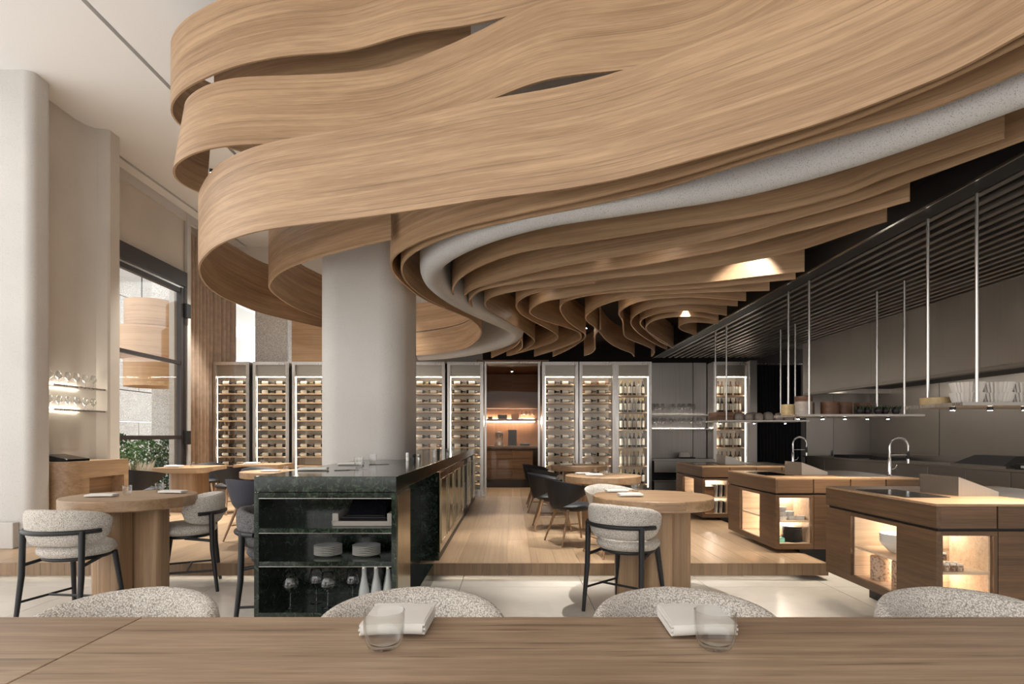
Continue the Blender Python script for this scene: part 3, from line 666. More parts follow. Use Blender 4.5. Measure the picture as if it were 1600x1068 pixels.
def tumbler(x, y, z, label, r=0.052, h=0.095, g='clear glass tumblers'):
    m = MB().lathe([(0, 0.0), (r * 0.60, 0.0), (r * 0.80, 0.008), (r * 0.93, 0.026), (r * 0.99, 0.055), (r, h), (r - 0.0018, h + 0.0006), (r - 0.003, h - 0.001),
                    (r * 0.99 - 0.003, 0.055), (r * 0.93 - 0.004, 0.03), (r * 0.75, 0.015), (r * 0.4, 0.011), (0, 0.0105)], 40)
    o = m.to('tumbler', 'tumbler_glass', None, 60); o.location = (x, y, z)
    return tag(o, label, 'glass', g)
ZT = 0.9305
napkin(-0.318, 1.622, ZT, 0.165, 0.185, 'white folded napkin on the front table behind the left tumbler')
napkin(0.515, 1.618, ZT, 0.165, 0.185, 'white folded napkin on the front table behind the right tumbler')
tumbler(-0.325, 1.465, ZT, 'clear tumbler on the front table, the left of two'); tumbler(0.517, 1.465, ZT, 'clear tumbler on the front table, the right of two')
def small_tumbler(x, y, z, label): return tumbler(x, y, z, label, 0.037, 0.085)
za = 0.931
napkin(-3.62, 5.08, za, 0.22, 0.11, 'white napkin on the left round table near the front', 0.15, 0.022); small_tumbler(-3.50, 5.24, za, 'tumbler beside the front napkin on the left round table')
napkin(-3.18, 5.40, za, 0.22, 0.10, 'white napkin at the back of the left round table', -0.1, 0.022); small_tumbler(-3.34, 5.46, za, 'tumbler beside the back napkin on the left round table')
napkin(1.05, 5.12, za, 0.20, 0.14, 'white napkin at front of the right round table', 0.05, 0.024); small_tumbler(1.16, 5.42, za, 'tumbler at the back of the right round table')
napkin(1.0, 5.50, za, 0.2, 0.11, 'white napkin at the back of the right round table', 0.1, 0.022)
zb = ZP + 0.761
napkin(1.10, 7.72, zb, 0.22, 0.12, 'white napkin on the middle round table, nearest', 0, 0.024); small_tumbler(1.28, 7.78, zb, 'tumbler beside the nearest napkin on the middle round table')
napkin(0.99, 8.02, zb, 0.2, 0.1, 'white napkin on the middle round table, farthest', 0.3, 0.022); small_tumbler(1.16, 8.06, zb, 'tumbler behind the napkins on the middle round table')
napkin(0.98, 10.4, zb, 0.2, 0.12, 'white napkin on the farthest round table', 0, 0.03); small_tumbler(1.12, 10.45, zb, 'tumbler on the farthest round table')
napkin(-5.75, 9.8, zb, 0.25, 0.15, 'white napkin on the table by the tall window', 0, 0.03); small_tumbler(-5.5, 9.9, zb, 'tumbler on the table by the tall window')
napkin(-4.9, 10.85, zb, 0.25, 0.15, 'white napkin on the table nearest the curtain', 0, 0.03); small_tumbler(-4.7, 10.85, zb, 'tumbler on the table nearest the curtain')
napkin(-3.6, 8.6, zb, 0.25, 0.12, 'white napkin on the pale round table left of the pillar', 0, 0.02); small_tumbler(-3.4, 8.65, zb, 'tumbler on the pale round table left of the pillar')

# ------------------------------------------------------------------ green marble counter
CX0, CX1, CY0, CY1, CZ = -1.657, -0.744, 3.70, 11.75, 1.207
t = thing('marble_counter', 'long dark green marble bar counter with open end shelves', 'counter', (0, 0, 0))
MB().box(CX0, CY0, CZ - 0.10, CX1, 6.29, CZ).to('worktop_slab', 'marble', t, bevel=0.002)
MB().box(-1.195, 6.2915, CZ - 0.10, CX1, 7.455, CZ).to('worktop_slab', 'marble', t)
MB().box(CX0, 7.4565, CZ - 0.10, CX1, CY1, CZ).to('worktop_slab', 'marble', t)
d1 = CY0 + 0.46
for x0, x1 in ((CX0, CX0 + 0.03), (CX1 - 0.03, CX1)): box_o('side_panel', 'marble', (x0, CY0, 0.0, x1, d1, CZ - 0.102), t)
box_o('back_panel', 'marble', (CX0 + 0.03, d1 - 0.02, 0.0, CX1 - 0.03, d1, CZ - 0.102), t)
for z0, z1 in ((1.068, 1.103), (0.845, 0.874), (0.630, 0.660), (0.300, 0.331)):
    sh = box_o('shelf', 'marble', (CX0 + 0.031, CY0 + 0.002, z0, CX1 - 0.031, d1 - 0.021, z1), t)
    box_o('edge_strip', 'edge_metal', (CX0 + 0.031, CY0 - 0.001, z0 - 0.004 if z0 > 1 else z0 - 0.004, CX1 - 0.031, CY0 + 0.006, z0 - 0.0005), sh)
box_o('plinth', 'marble', (CX0 + 0.031, CY0 + 0.06, 0, CX1 - 0.031, CY0 + 0.1, 0.299), t)
box_o('bronze_panel', 'bronze', (CX1 + 0.0005, CY0 + 0.03, 0.0, CX1 + 0.006, d1 + 0.02, CZ - 0.12), t)
box_o('marble_panel', 'marble', (CX1 - 0.26, d1 + 0.001, 0.0, CX1 - 0.2, 5.98, CZ - 0.102), t)
box_o('marble_ledge', 'marble', (CX1 - 0.199, d1 + 0.022, 0.0, CX1 - 0.05, 5.84, 0.17), t)
box_o('body', 'marble', (-1.19, 5.985, ZP + 0.0, CX1 - 0.03, CY1 - 0.02, CZ - 0.102), t)
yy = [5.99, 6.75, 7.45, 8.2, 8.95, 9.7, 10.45, 11.1, 11.7]
for i in range(8):
    p = box_o('cabinet_door', 'black_metal' if i in (4, 6) else 'bronze', (CX1 - 0.029, yy[i] + 0.006, ZP + 0.08, CX1 - 0.006, yy[i+1] - 0.006, CZ - 0.125), t, 0.003)
    a, b2 = yy[i] + 0.10, yy[i+1] - 0.10
    fm = MB()
    for dims in ((a, ZP + 0.16, b2, ZP + 0.172), (a, CZ - 0.21, b2, CZ - 0.198), (a, ZP + 0.172, a + 0.012, CZ - 0.21), (b2 - 0.012, ZP + 0.172, b2, CZ - 0.21)):
        fm.box(CX1 - 0.0055, dims[0], dims[1], CX1 + 0.002, dims[2], dims[3])
    fm.to('door_frame', 'bronze' if i not in (4, 6) else 'steel', p)
    if i in (3, 5): MB().tube([(CX1 + 0.02, b2 + 0.05, 0.75), (CX1 + 0.02, b2 + 0.05, 1.0)], 0.008, 8).to('handle', 'black_metal', p, 60)
box_o('kick_plate', 'black_metal', (CX1 - 0.029, 5.985, ZP, CX1 - 0.015, CY1 - 0.02, ZP + 0.075), t)
# things on and in the counter
def lath(name, mat, prof, loc, label, cat, n=24, group=None, smooth=50):
    o = MB().lathe(prof, n).to(name, mat, None, smooth); o.location = loc; return tag(o, label, cat, group)
PLATE = [(0, 0), (0.05, 0), (0.055, 0.004), (0.092, 0.012), (0.094, 0.014), (0.09, 0.0145), (0.055, 0.008), (0, 0.007)]
pm = MB().lathe(PLATE, 32).mesh('plate', 'ceramic', 50)
for sx, nm in ((-1.245, 'left'), (-0.985, 'right')):
    for k in range(6):
        o = bpy.data.objects.new('plate', pm); col.objects.link(o); o.location = (sx, CY0 + 0.2, 0.6602 + k * 0.0115)
        tag(o, 'white side plate, %s from the bottom of the %s stack in the marble counter' % (ORD[k], nm), 'plate', 'plates in the marble counter')
WINE = [(0, 0.0), (0.042, 0.001), (0.040, 0.004), (0.008, 0.009), (0.0042, 0.02), (0.0040, 0.085), (0.009, 0.096), (0.036, 0.122), (0.053, 0.142), (0.055, 0.150), (0.048, 0.180), (0.034, 0.236)]
wm = MB().lathe(WINE, 28).mesh('wine_glass', 'stem_glass', 80)
def wineglass(x, y, z, label, group, s=1.0):
    o = bpy.data.objects.new('wine_glass', wm); col.objects.link(o); o.location = (x, y, z); o.scale = (s, s, s); return tag(o, label, 'wine glass', group)
for i, (x, y) in enumerate(((-1.47, 3.82), (-1.335, 3.93), (-1.225, 3.83), (-1.085, 3.92))):
    wineglass(x, y, 0.3315, 'empty wine glass in the bottom shelf of the marble counter, %s from left' % ORD[i], 'wine glasses in the marble counter', 0.98)
BOT = [(0, 0), (0.036, 0.0), (0.038, 0.006), (0.0385, 0.06), (0.034, 0.12), (0.022, 0.18), (0.0155, 0.22), (0.015, 0.262)]
for i, (x, y) in enumerate(((-0.975, 3.80), (-0.895, 3.80), (-0.815, 3.80), (-0.925, 3.94), (-0.845, 3.94))):
    t2 = thing('water_bottle', 'frosted water bottle with metal cap, %s row of the marble counter shelf, %s from left' % ('front' if i < 3 else 'rear', ORD[i % 3]), 'bottle', (x, y, 0.3315), group='frosted water bottles')
    MB().lathe(BOT, 24).to('bottle_body', 'frost', t2, 50); MB().lathe([(0, 0.262), (0.0165, 0.262), (0.0165, 0.278), (0, 0.279)], 20).to('cap', 'edge_metal', t2, 50)
t2 = thing('card_terminal', 'black screen terminal in a grey docking tray inside the counter', 'terminal', (-0.975, 3.90, 0.8745))
m = MB().box(-0.205, -0.12, 0, 0.195, 0.12, 0.03); m.box(-0.205, -0.12, 0.03, -0.165, 0.12, 0.085); m.box(0.155, -0.12, 0.03, 0.195, 0.12, 0.085); m.to('dock', 'grey_plastic', t2, bevel=0.004)
m = MB().box(-0.155, -0.11, 0.031, 0.145, 0.1, 0.06); m.add([(-0.13,-0.06,0.06),(0.13,-0.06,0.06),(0.13,0.1,0.06),(-0.13,0.1,0.06),(-0.11,0.02,0.16),(0.13,0.02,0.16),(0.13,0.1,0.16),(-0.11,0.1,0.16)], [(3,2,1,0),(4,5,6,7),(0,1,5,4),(1,2,6,5),(2,3,7,6),(3,0,4,7)])
m.to('screen', 'screen', t2, bevel=0.004)
napkin(-1.50, 4.35, CZ + 0.0005, 0.2, 0.12, 'white napkin near the left edge of the green counter', 0.2, 0.02)
napkin(-1.44, 5.15, CZ + 0.0005, 0.2, 0.12, 'white napkin near the middle of the green counter', 0.1, 0.02)
small_tumbler(-1.25, 4.7, CZ + 0.0005, 'tumbler on the green counter between the napkins'); small_tumbler(-1.33, 5.5, CZ + 0.0005, 'tumbler on the green counter near the pillar')
for i, (x, y, a) in enumerate(((-1.25, 4.35, 0.5), (-1.2, 4.45, 0.8), (-1.2, 5.2, 0.5), (-1.15, 5.3, 0.9))):
    m = MB().box(-0.09, -0.006, 0, 0.02, 0.006, 0.004); m.box(0.02, -0.010, 0.001, 0.09, 0.010, 0.003)
    o = m.to('knife', 'chrome' if i % 2 else 'black_metal'); o.location = (x, y, CZ + 0.0005); o.rotation_euler = (0, 0, a)
    tag(o, ('black table knife' if i % 2 == 0 else 'shiny steel table knife') + (' near the front of the green counter' if i < 2 else ' near the middle of the green counter'), 'knife', 'cutlery on the counter')
for i, (x, y, h, mt) in enumerate(((-1.08, 5.95, 0.085, 'ceramic'), (-1.03, 6.05, 0.07, 'black_metal'), (-1.0, 6.2, 0.06, 'steel'), (-0.93, 6.9, 0.085, 'ceramic'), (-0.89, 6.95, 0.1, 'black_metal'), (-0.86, 7.7, 0.08, 'steel'), (-0.85, 8.3, 0.1, 'steel'))):
    lath('grinder', mt, [(0, 0), (0.016, 0), (0.017, h * 0.45), (0.014, h * 0.5), (0.017, h * 0.55), (0.016, h), (0, h + 0.003)], (x, y, CZ + 0.0005), '%s small spice grinder along the green counter, %s from the front' % ({'ceramic': 'white', 'black_metal': 'black', 'steel': 'steel'}[mt], ORD[i]), 'grinder', group='grinders on the counter')

# ------------------------------------------------------------------ host cabinet and wall shelves at left
t = thing('host_cabinet', 'oak host cabinet with rounded corner and open niche by the left pier', 'cabinet', (0, 0, 0))
zt = 1.145; XF = -5.40
def plan(xf, inset=0.0):
    P = [(-5.86, 7.04), (-5.66, 7.04)]
    P += [(-5.66 + 0.26 * math.sin(math.radians(90 * k / 8)), 7.30 - 0.26 * math.cos(math.radians(90 * k / 8))) for k in range(1, 9)]
    return P
CR = plan(XF)
MB().prism(CR + [(XF, 8.11), (-5.585, 8.11), (-5.585, 7.95), (-5.80, 7.85), (-5.86, 7.70)], 0.93, zt).to('top', 'oak_Y', t, 40)
MB().prism(CR + [(XF, 7.36), (-5.86, 7.36)], ZP, 0.929).to('rounded_end', 'oak_Y', t, 40)
box_o('side_panel', 'oak_Y', (-5.58, 8.02, ZP, XF, 8.11, 0.929), t)
box_o('back_panel', 'oak_Y', (-5.60, 7.361, ZP, -5.57, 8.019, 0.929), t)
box_o('shelf', 'oak_Y', (-5.569, 7.361, 0.60, XF - 0.002, 8.019, 0.63), t)
box_o('base', 'oak_Y', (-5.569, 7.361, ZP, XF, 8.019, 0.45), t)
for i in range(3):
    tag(box_o('menu_folder', ('label_white', 'brown_X', 'linen')[i], (-5.55, 7.45 + 0.03 * i, 0.6305 + 0.016 * i, XF - 0.02, 7.8 + 0.03 * i, 0.645 + 0.016 * i)), ['white menu folder at the bottom in the host cabinet niche', 'brown menu folder between two pale ones in the host cabinet', 'pale menu folder on top of the pile in the host cabinet'][i], 'menu', 'menu folders')
m = MB().add([(-5.80,7.12,zt+.001),(-5.50,7.12,zt+.001),(-5.46,7.45,zt+.001),(-5.80,7.45,zt+.001),(-5.80,7.12,zt+.09),(-5.50,7.12,zt+.03),(-5.46,7.45,zt+.03),(-5.80,7.45,zt+.09)], [(3,2,1,0),(4,5,6,7),(0,1,5,4),(1,2,6,5),(2,3,7,6),(3,0,4,7)])
tag(m.to('touch_screen', 'screen', None, bevel=0.004), 'black slanted touch screen on the host cabinet', 'screen')
for z, nm in ((2.10, 'upper'), (1.80, 'lower')):
    t = thing('wall_shelf', '%s lit glass wall shelf in the plaster recess' % nm, 'shelf', (0, 0, 0))
    box_o('glass_board', 'shelf_glass', (-5.865, 7.04, z - 0.012, -5.60, 7.93, z), t); box_o('edge_rail', 'frame_steel', (-5.60, 7.04, z - 0.018, -5.592, 7.93, z + 0.004), t)
    box_o('light_strip', 'led_warm', (-5.866, 7.05, z + 0.002, -5.855, 7.9, z + 0.010), t)
    for k in range(6):
        y = 7.12 + 0.15 * k
        wineglass(-5.72, y, z + 0.0005, 'stem glass on the %s wall shelf in the recess, %s from the left pier' % (nm, ORD[k]), 'glasses on the wall shelves', 0.72 if nm == 'lower' else 0.78)
# ------------------------------------------------------------------ wine cabinets
CW = 0.765; CDEP = 0.72; CT = 3.03
def make_cabinet(rows, label, lying=True):
    t = thing('wine_cabinet', label, 'wine cabinet', group='tall steel wine cabinets'); w = CW / 2; h = CT - ZP
    fs = 'frame_steel'
    for sx in (-1, 1): box_o('side_panel', fs, (sx * w, 0, 0, sx * (w - 0.03), CDEP, h), t)
    box_o('top_panel', fs, (-w + 0.03, 0, h - 0.03, w - 0.03, CDEP, h), t); box_o('base', fs, (-w + 0.03, 0.01, 0, w - 0.03, CDEP, 0.12), t)
    box_o('back_panel', 'fridge_inside', (-w + 0.03, CDEP - 0.02, 0.12, w - 0.03, CDEP, h - 0.03), t)
    box_o('header', 'steel_x', (-w + 0.065, 0.04, h - 0.30, w - 0.065, 0.06, h - 0.065), t)
    d = box_o('door_glass', 'door_glass', (-w + 0.06, 0.004, 0.16, w - 0.06, 0.009, h - 0.06), t)
    fm = MB()
    for q in ((-w + 0.031, 0.12, -w + 0.065, h - 0.03), (w - 0.065, 0.12, w - 0.031, h - 0.03), (-w + 0.065, h - 0.065, w - 0.065, h - 0.03), (-w + 0.065, 0.12, w - 0.065, 0.165)):
        fm.box(q[0], -0.012, q[1], q[2], 0.025, q[3])
    fm.to('door_frame', fs, t)
    vis = -1 if lying else 1
    for sx in (-1, 1):
        a = 0.069 if sx == vis else 0.052
        box_o('light_strip', 'led_white', (sx * (w - a), 0.05 if sx == vis else 0.03, 0.2, sx * (w - a - (0.0035 if sx == vis else 0.006)), 0.057 if sx == vis else 0.037, h - 0.31), t)
    box_o('light_strip', 'led_white', (-w + 0.08, 0.08, h - 0.319, w - 0.08, 0.1, h - 0.315), t)
    for z in rows: box_o('shelf', 'niche_oak', (-w + 0.085, 0.07, z - 0.022 - ZP, w - 0.085, CDEP - 0.1, z - ZP), t)
    return t
rows_l = [2.56 - 0.192 * k for k in range(12)]
rows_u = [2.33, 1.97, 1.60, 1.22, 0.83, 0.44]
xs = [(361), (423), (484.5), (667), (727), (875.5), (933.5)]
cabs = []
first = None
CN = ['first', 'second', 'third', 'fourth', 'fifth', 'sixth', 'seventh']
for i, px in enumerate(xs):
    X = (px - 800) * YB / F
    lb = 'tall lit wine cabinet of lying bottles, %s from left' % CN[i]
    if first is None: first = make_cabinet(rows_l, lb); first.location = (X, YB, ZP)
    else: dup(first, (X, YB, ZP), 0, lb)
    cabs.append(X)
XU = (990 - 800) * YB / F
cu = make_cabinet(rows_u, 'lit wine cabinet of standing bottles between lying bottles and steel alcove', False); cu.location = (XU, YB, ZP)
XV = (1143 - 800) * YB / F
dup(cu, (XV, YB, ZP), 0, 'lit wine cabinet of standing bottles beside the black curtain')
# bottles
PB = [(0, 0), (0.036, 0.001), (0.0385, 0.006), (0.0385, 0.045), (0.039, 0.0455), (0.039, 0.105), (0.0385, 0.1055), (0.0385, 0.185), (0.030, 0.21), (0.0155, 0.235), (0.014, 0.25), (0.0148, 0.251), (0.0148, 0.302), (0, 0.303)]
PM = [0, 0, 0, 0, 1, 1, 1, 0, 0, 0, 0, 2, 2]
kinds = [('bottle_dark', 'foil'), ('bottle_green', 'foil_gold'), ('bottle_dark', 'foil'), ('bottle_amber', 'foil'), ('bottle_clear', 'foil_gold')]
def bm_(axis, kd, flip=False):
    m = MB().lathe(PB, 10, mats=PM)
    if axis == 'X':
        s = -1 if flip else 1
        m.v = [(s * (z - 0.15) * 0.95, y, x + 0.039) for x, y, z in m.v]
    return m.mesh('wine_bottle', [kinds[kd][0], 'label_white', kinds[kd][1]], 40)
LY = [bm_('X', k, False) for k in range(4)]
UP = [bm_('Z', k) for k in range(5)]
def put(me, x, y, z, label, group):
    o = bpy.data.objects.new('wine_bottle', me); col.objects.link(o); o.location = (x, y, z); o.rotation_euler = (0, 0, random.uniform(-0.03, 0.03))
    return tag(o, label, 'bottle', group)
for ci, X in enumerate(cabs):
    for ri, z in enumerate(rows_l):
        if ci in (2,) and z < 1.0: continue
        for si, sx in enumerate((-0.13, 0.175)):
            kd = random.choice((0, 0, 1, 2, 2, 3) if ci > 2 else (0, 0, 2, 2, 1))
            o = put(LY[kd], X + sx - 0.02 + random.uniform(-0.006, 0.006), YB + 0.16 + random.uniform(0, 0.02), z + 0.0005,
                'wine bottle lying %s on %s shelf from top of %s wine cabinet from left' % (('left', 'right')[si], ORD[ri], CN[ci]), 'wine bottles lying in the cabinets')
            if random.random() < 0.25:
                put(LY[random.choice((0, 1, 2))], o.location.x, YB + 0.266, z + 0.0005, 'rear wine bottle lying %s, %s shelf from top of %s wine cabinet from left' % (('left', 'right')[si], ORD[ri], CN[ci]), 'wine bottles lying in the cabinets')
for X, nm, ks_ in ((XU, 'beside the steel alcove', (0, 1, 1, 0, 4)), (XV, 'beside the black curtain', (3, 3, 0, 3, 0))):
    for ri, z in enumerate(rows_u):
        for k in range(6):
            put(UP[4 if (ri == 4 and nm[7] == 't' and X == XU) else random.choice(ks_)], X - 0.235 + 0.094 * k, YB + 0.14 + 0.04 * (k % 2), z + 0.0005,
                'standing wine bottle, %s shelf from top and %s from left, cabinet %s' % (ORD[ri], ORD[k], nm), 'wine bottles standing in the cabinets')
# ------------------------------------------------------------------ oak bar niche behind glass
nx0, nx1 = -0.55, 0.58
nb = thing('wall_niche', 'wood panelled niche behind the glass door', 'niche', kind='structure')
box_o('side_wall', 'brown_Z', (nx0 - 0.30, YB + 0.8, 0, nx0 - 0.20, 15.15, 3.05), nb); box_o('side_wall', 'brown_Z', (nx1 + 0.1, YB + 0.8, 0, nx1 + 0.2, 15.15, 3.05), nb)
box_o('back_wall', 'brown_Z', (nx0 - 0.2, 15.06, 0, nx1 + 0.1, 15.15, 3.05), nb); box_o('niche_ceiling', 'brown_X', (nx0 - 0.2, YB, 3.04, nx1 + 0.2, 15.15, 3.07), nb)
dg = thing('door_1', 'tall glass double door in front of the wood niche', 'door', kind='structure')
for a, b2 in ((nx0 + 0.01, 0.01), (0.02, nx1 - 0.01)): box_o('pane', 'niche_glass', (a, YB + 0.02, ZP + 0.01, b2, YB + 0.03, 3.0), dg)
for x in (nx0 - 0.01, nx1 - 0.01): box_o('door_post', 'frame_steel', (x - 0.02, YB - 0.01, ZP, x + 0.02, YB + 0.06, 3.03), dg)
box_o('door_head', 'frame_steel', (nx0, YB, 3.0, nx1, YB + 0.04, 3.03), dg)
t = thing('bar_cabinet', 'oak bar cabinet with drawers at the back of the glazed niche', 'cabinet', (0, 0, 0))
box_o('body', 'island_X', (nx0 - 0.15, 14.36, ZP + 0.2, nx1 - 0.05, 15.0, 1.17), t); box_o('worktop', 'island_X', (nx0 - 0.18, 14.3, 1.171, nx1 + 0.08, 15.05, 1.21), t)
box_o('plinth', 'black', (nx0 - 0.1, 14.42, ZP, nx1 - 0.1, 14.9, ZP + 0.2), t)
for z0, z1 in ((0.40, 0.63), (0.64, 0.88), (0.89, 1.16)):
    for x0, x1 in ((nx0 - 0.14, 0.0), (0.01, nx1 - 0.06)): box_o('drawer', 'island_X', (x0, 14.335, z0, x1, 14.358, z1), t, 0.003)
t = thing('wall_cupboard', 'dark oak upper cupboard in the glazed niche', 'cupboard', (0, 0, 0))
for x0, x1 in ((nx0 - 0.19, 0.0), (0.005, nx1 + 0.09)):
    for z0, z1 in ((2.16, 2.58), (2.585, 3.02)): box_o('door', 'brown_X', (x0, 14.58, z0, x1, 14.6, z1), t, 0.002)
box_o('body', 'brown_X', (nx0 - 0.19, 14.6, 2.16, nx1 + 0.09, 15.05, 3.02), t)
t = thing('bar_shelf', 'oak shelf with warm strip light above the niche worktop', 'shelf', (0, 0, 0))
box_o('board', 'island_X', (nx0 - 0.19, 14.66, 1.84, nx1 + 0.09, 15.05, 1.90), t); box_o('light_strip', 'led_warm', (nx0 - 0.15, 14.9, 1.825, nx1, 14.93, 1.839), t)
tag(box_o('light_strip', 'led_warm', (nx0 - 0.15, 15.0, 1.901, nx1, 15.03, 1.912)), 'warm strip light on top of the niche shelf', 'light strip')
for i, (x0, x1, h, mt) in enumerate(((-0.62, -0.50, 0.05, 'black'), (-0.36, -0.12, 0.10, 'black'), (-0.02, 0.18, 0.13, 'brown_X'))):
    tag(box_o('storage_box', mt, (x0, 14.72, 1.901, x1, 14.88, 1.901 + h), bevel=0.004), ['flat black box at the left end of the niche shelf', 'wide black box on the niche shelf', 'brown box on the niche shelf beside the glasses'][i], 'box')
for i in range(4): wineglass(0.26 + 0.1 * i, 14.78, 1.9005, 'stem glass on the niche shelf, %s from left' % ORD[i], 'glasses on the niche shelf', 0.85)
t = thing('blender', 'chrome blender jug on the niche worktop', 'blender', (-0.33, 14.6, 1.2105))
MB().lathe([(0, 0), (0.10, 0), (0.11, 0.02), (0.09, 0.10), (0.06, 0.12)], 20).to('base', 'steel', t, 40); MB().lathe([(0.06, 0.121), (0.09, 0.16), (0.11, 0.30), (0, 0.31)], 20).to('jug', 'chrome', t, 40); MB().lathe([(0, 0.311), (0.11, 0.311), (0.1, 0.34), (0.03, 0.35), (0, 0.36)], 20).to('lid', 'black', t, 40)
tag(box_o('coffee_machine', 'black', (-0.10, 14.7, 1.2105, 0.12, 14.9, 1.62), bevel=0.01), 'tall black coffee machine on the niche worktop', 'coffee machine')
tag(box_o('tray', 'black_metal', (0.2, 14.5, 1.2105, 0.45, 14.75, 1.27), bevel=0.01), 'low black tray on the niche worktop', 'tray')
# ------------------------------------------------------------------ steel alcove at the back
ax0, ax1 = 2.965, 4.25
al = thing('wall_alcove', 'brushed steel lined alcove between wine cabinets', 'wall', kind='structure')
box_o('steel_panel', 'alcove_steel', (ax0, 12.62, 0, 3.96, 12.66, 3.06), al); box_o('steel_panel', 'alcove_steel', (3.968, 12.60, 0, ax1, 12.64, 3.06), al)
al2 = thing('alcove_counter', 'steel counter with open shelves in the alcove', 'counter', (0, 0, 0))
box_o('worktop', 'steel_x', (ax0, 12.05, 0.94, ax1, 12.6, 0.98), al2); box_o('drawer', 'steel_x', (ax0 + 0.02, 12.06, 0.70, 3.55, 12.09, 0.935), al2); box_o('shelf', 'steel_x', (ax0 + 0.02, 12.1, 0.50, 3.55, 12.55, 0.53), al2)
box_o('drawer', 'steel_x', (3.56, 12.06, 0.5, ax1, 12.09, 0.935), al2); box_o('drawer', 'steel_x', (ax0 + 0.02, 12.06, 0.18, 3.55, 12.09, 0.49), al2); box_o('back_panel', 'black', (ax0, 12.56, 0.0, ax1, 12.6, 0.94), al2)
for z, nm, n in ((1.92, 'upper', 8), (1.62, 'lower', 12)):
    t = thing('glass_rack', '%s steel shelf of stemware in the alcove' % nm, 'shelf', (0, 0, 0))
    box_o('board', 'steel_x', (ax0 + 0.01, 12.25, z - 0.025, ax1 - 0.02, 12.59, z), t); box_o('light_strip', 'led_white', (ax0 + 0.05, 12.582, z + 0.001, ax1 - 0.05, 12.59, z + 0.006), t)
    for k in range(n):
        x = (3.02 + 0.098 * k) if n == 12 else ((3.03 + 0.1 * k) if k < 3 else (3.15 + 0.11 * k))
        wineglass(x, 12.36 + 0.08 * (k % 2), z + 0.0005, 'stem glass on the %s alcove shelf, %s from left' % (nm, ORD[k]), 'stemware in the alcove', 0.98)
t = thing('tablet', 'small white tablet stand on the alcove counter', 'tablet', (3.72, 12.3, 0.9805))
box_o('base', 'black', (-0.16, -0.12, 0, 0.16, 0.12, 0.03), t, 0.004)
m = MB().add([(-0.14,-0.08,.031),(0.06,-0.08,.031),(0.06,0.06,.031),(-0.14,0.06,.031),(-0.12,-0.02,.13),(0.06,-0.02,.13),(0.06,0.06,.13),(-0.12,0.06,.13)], [(3,2,1,0),(4,5,6,7),(0,1,5,4),(1,2,6,5),(2,3,7,6),(3,0,4,7)]); m.to('screen', 'label_white', t)
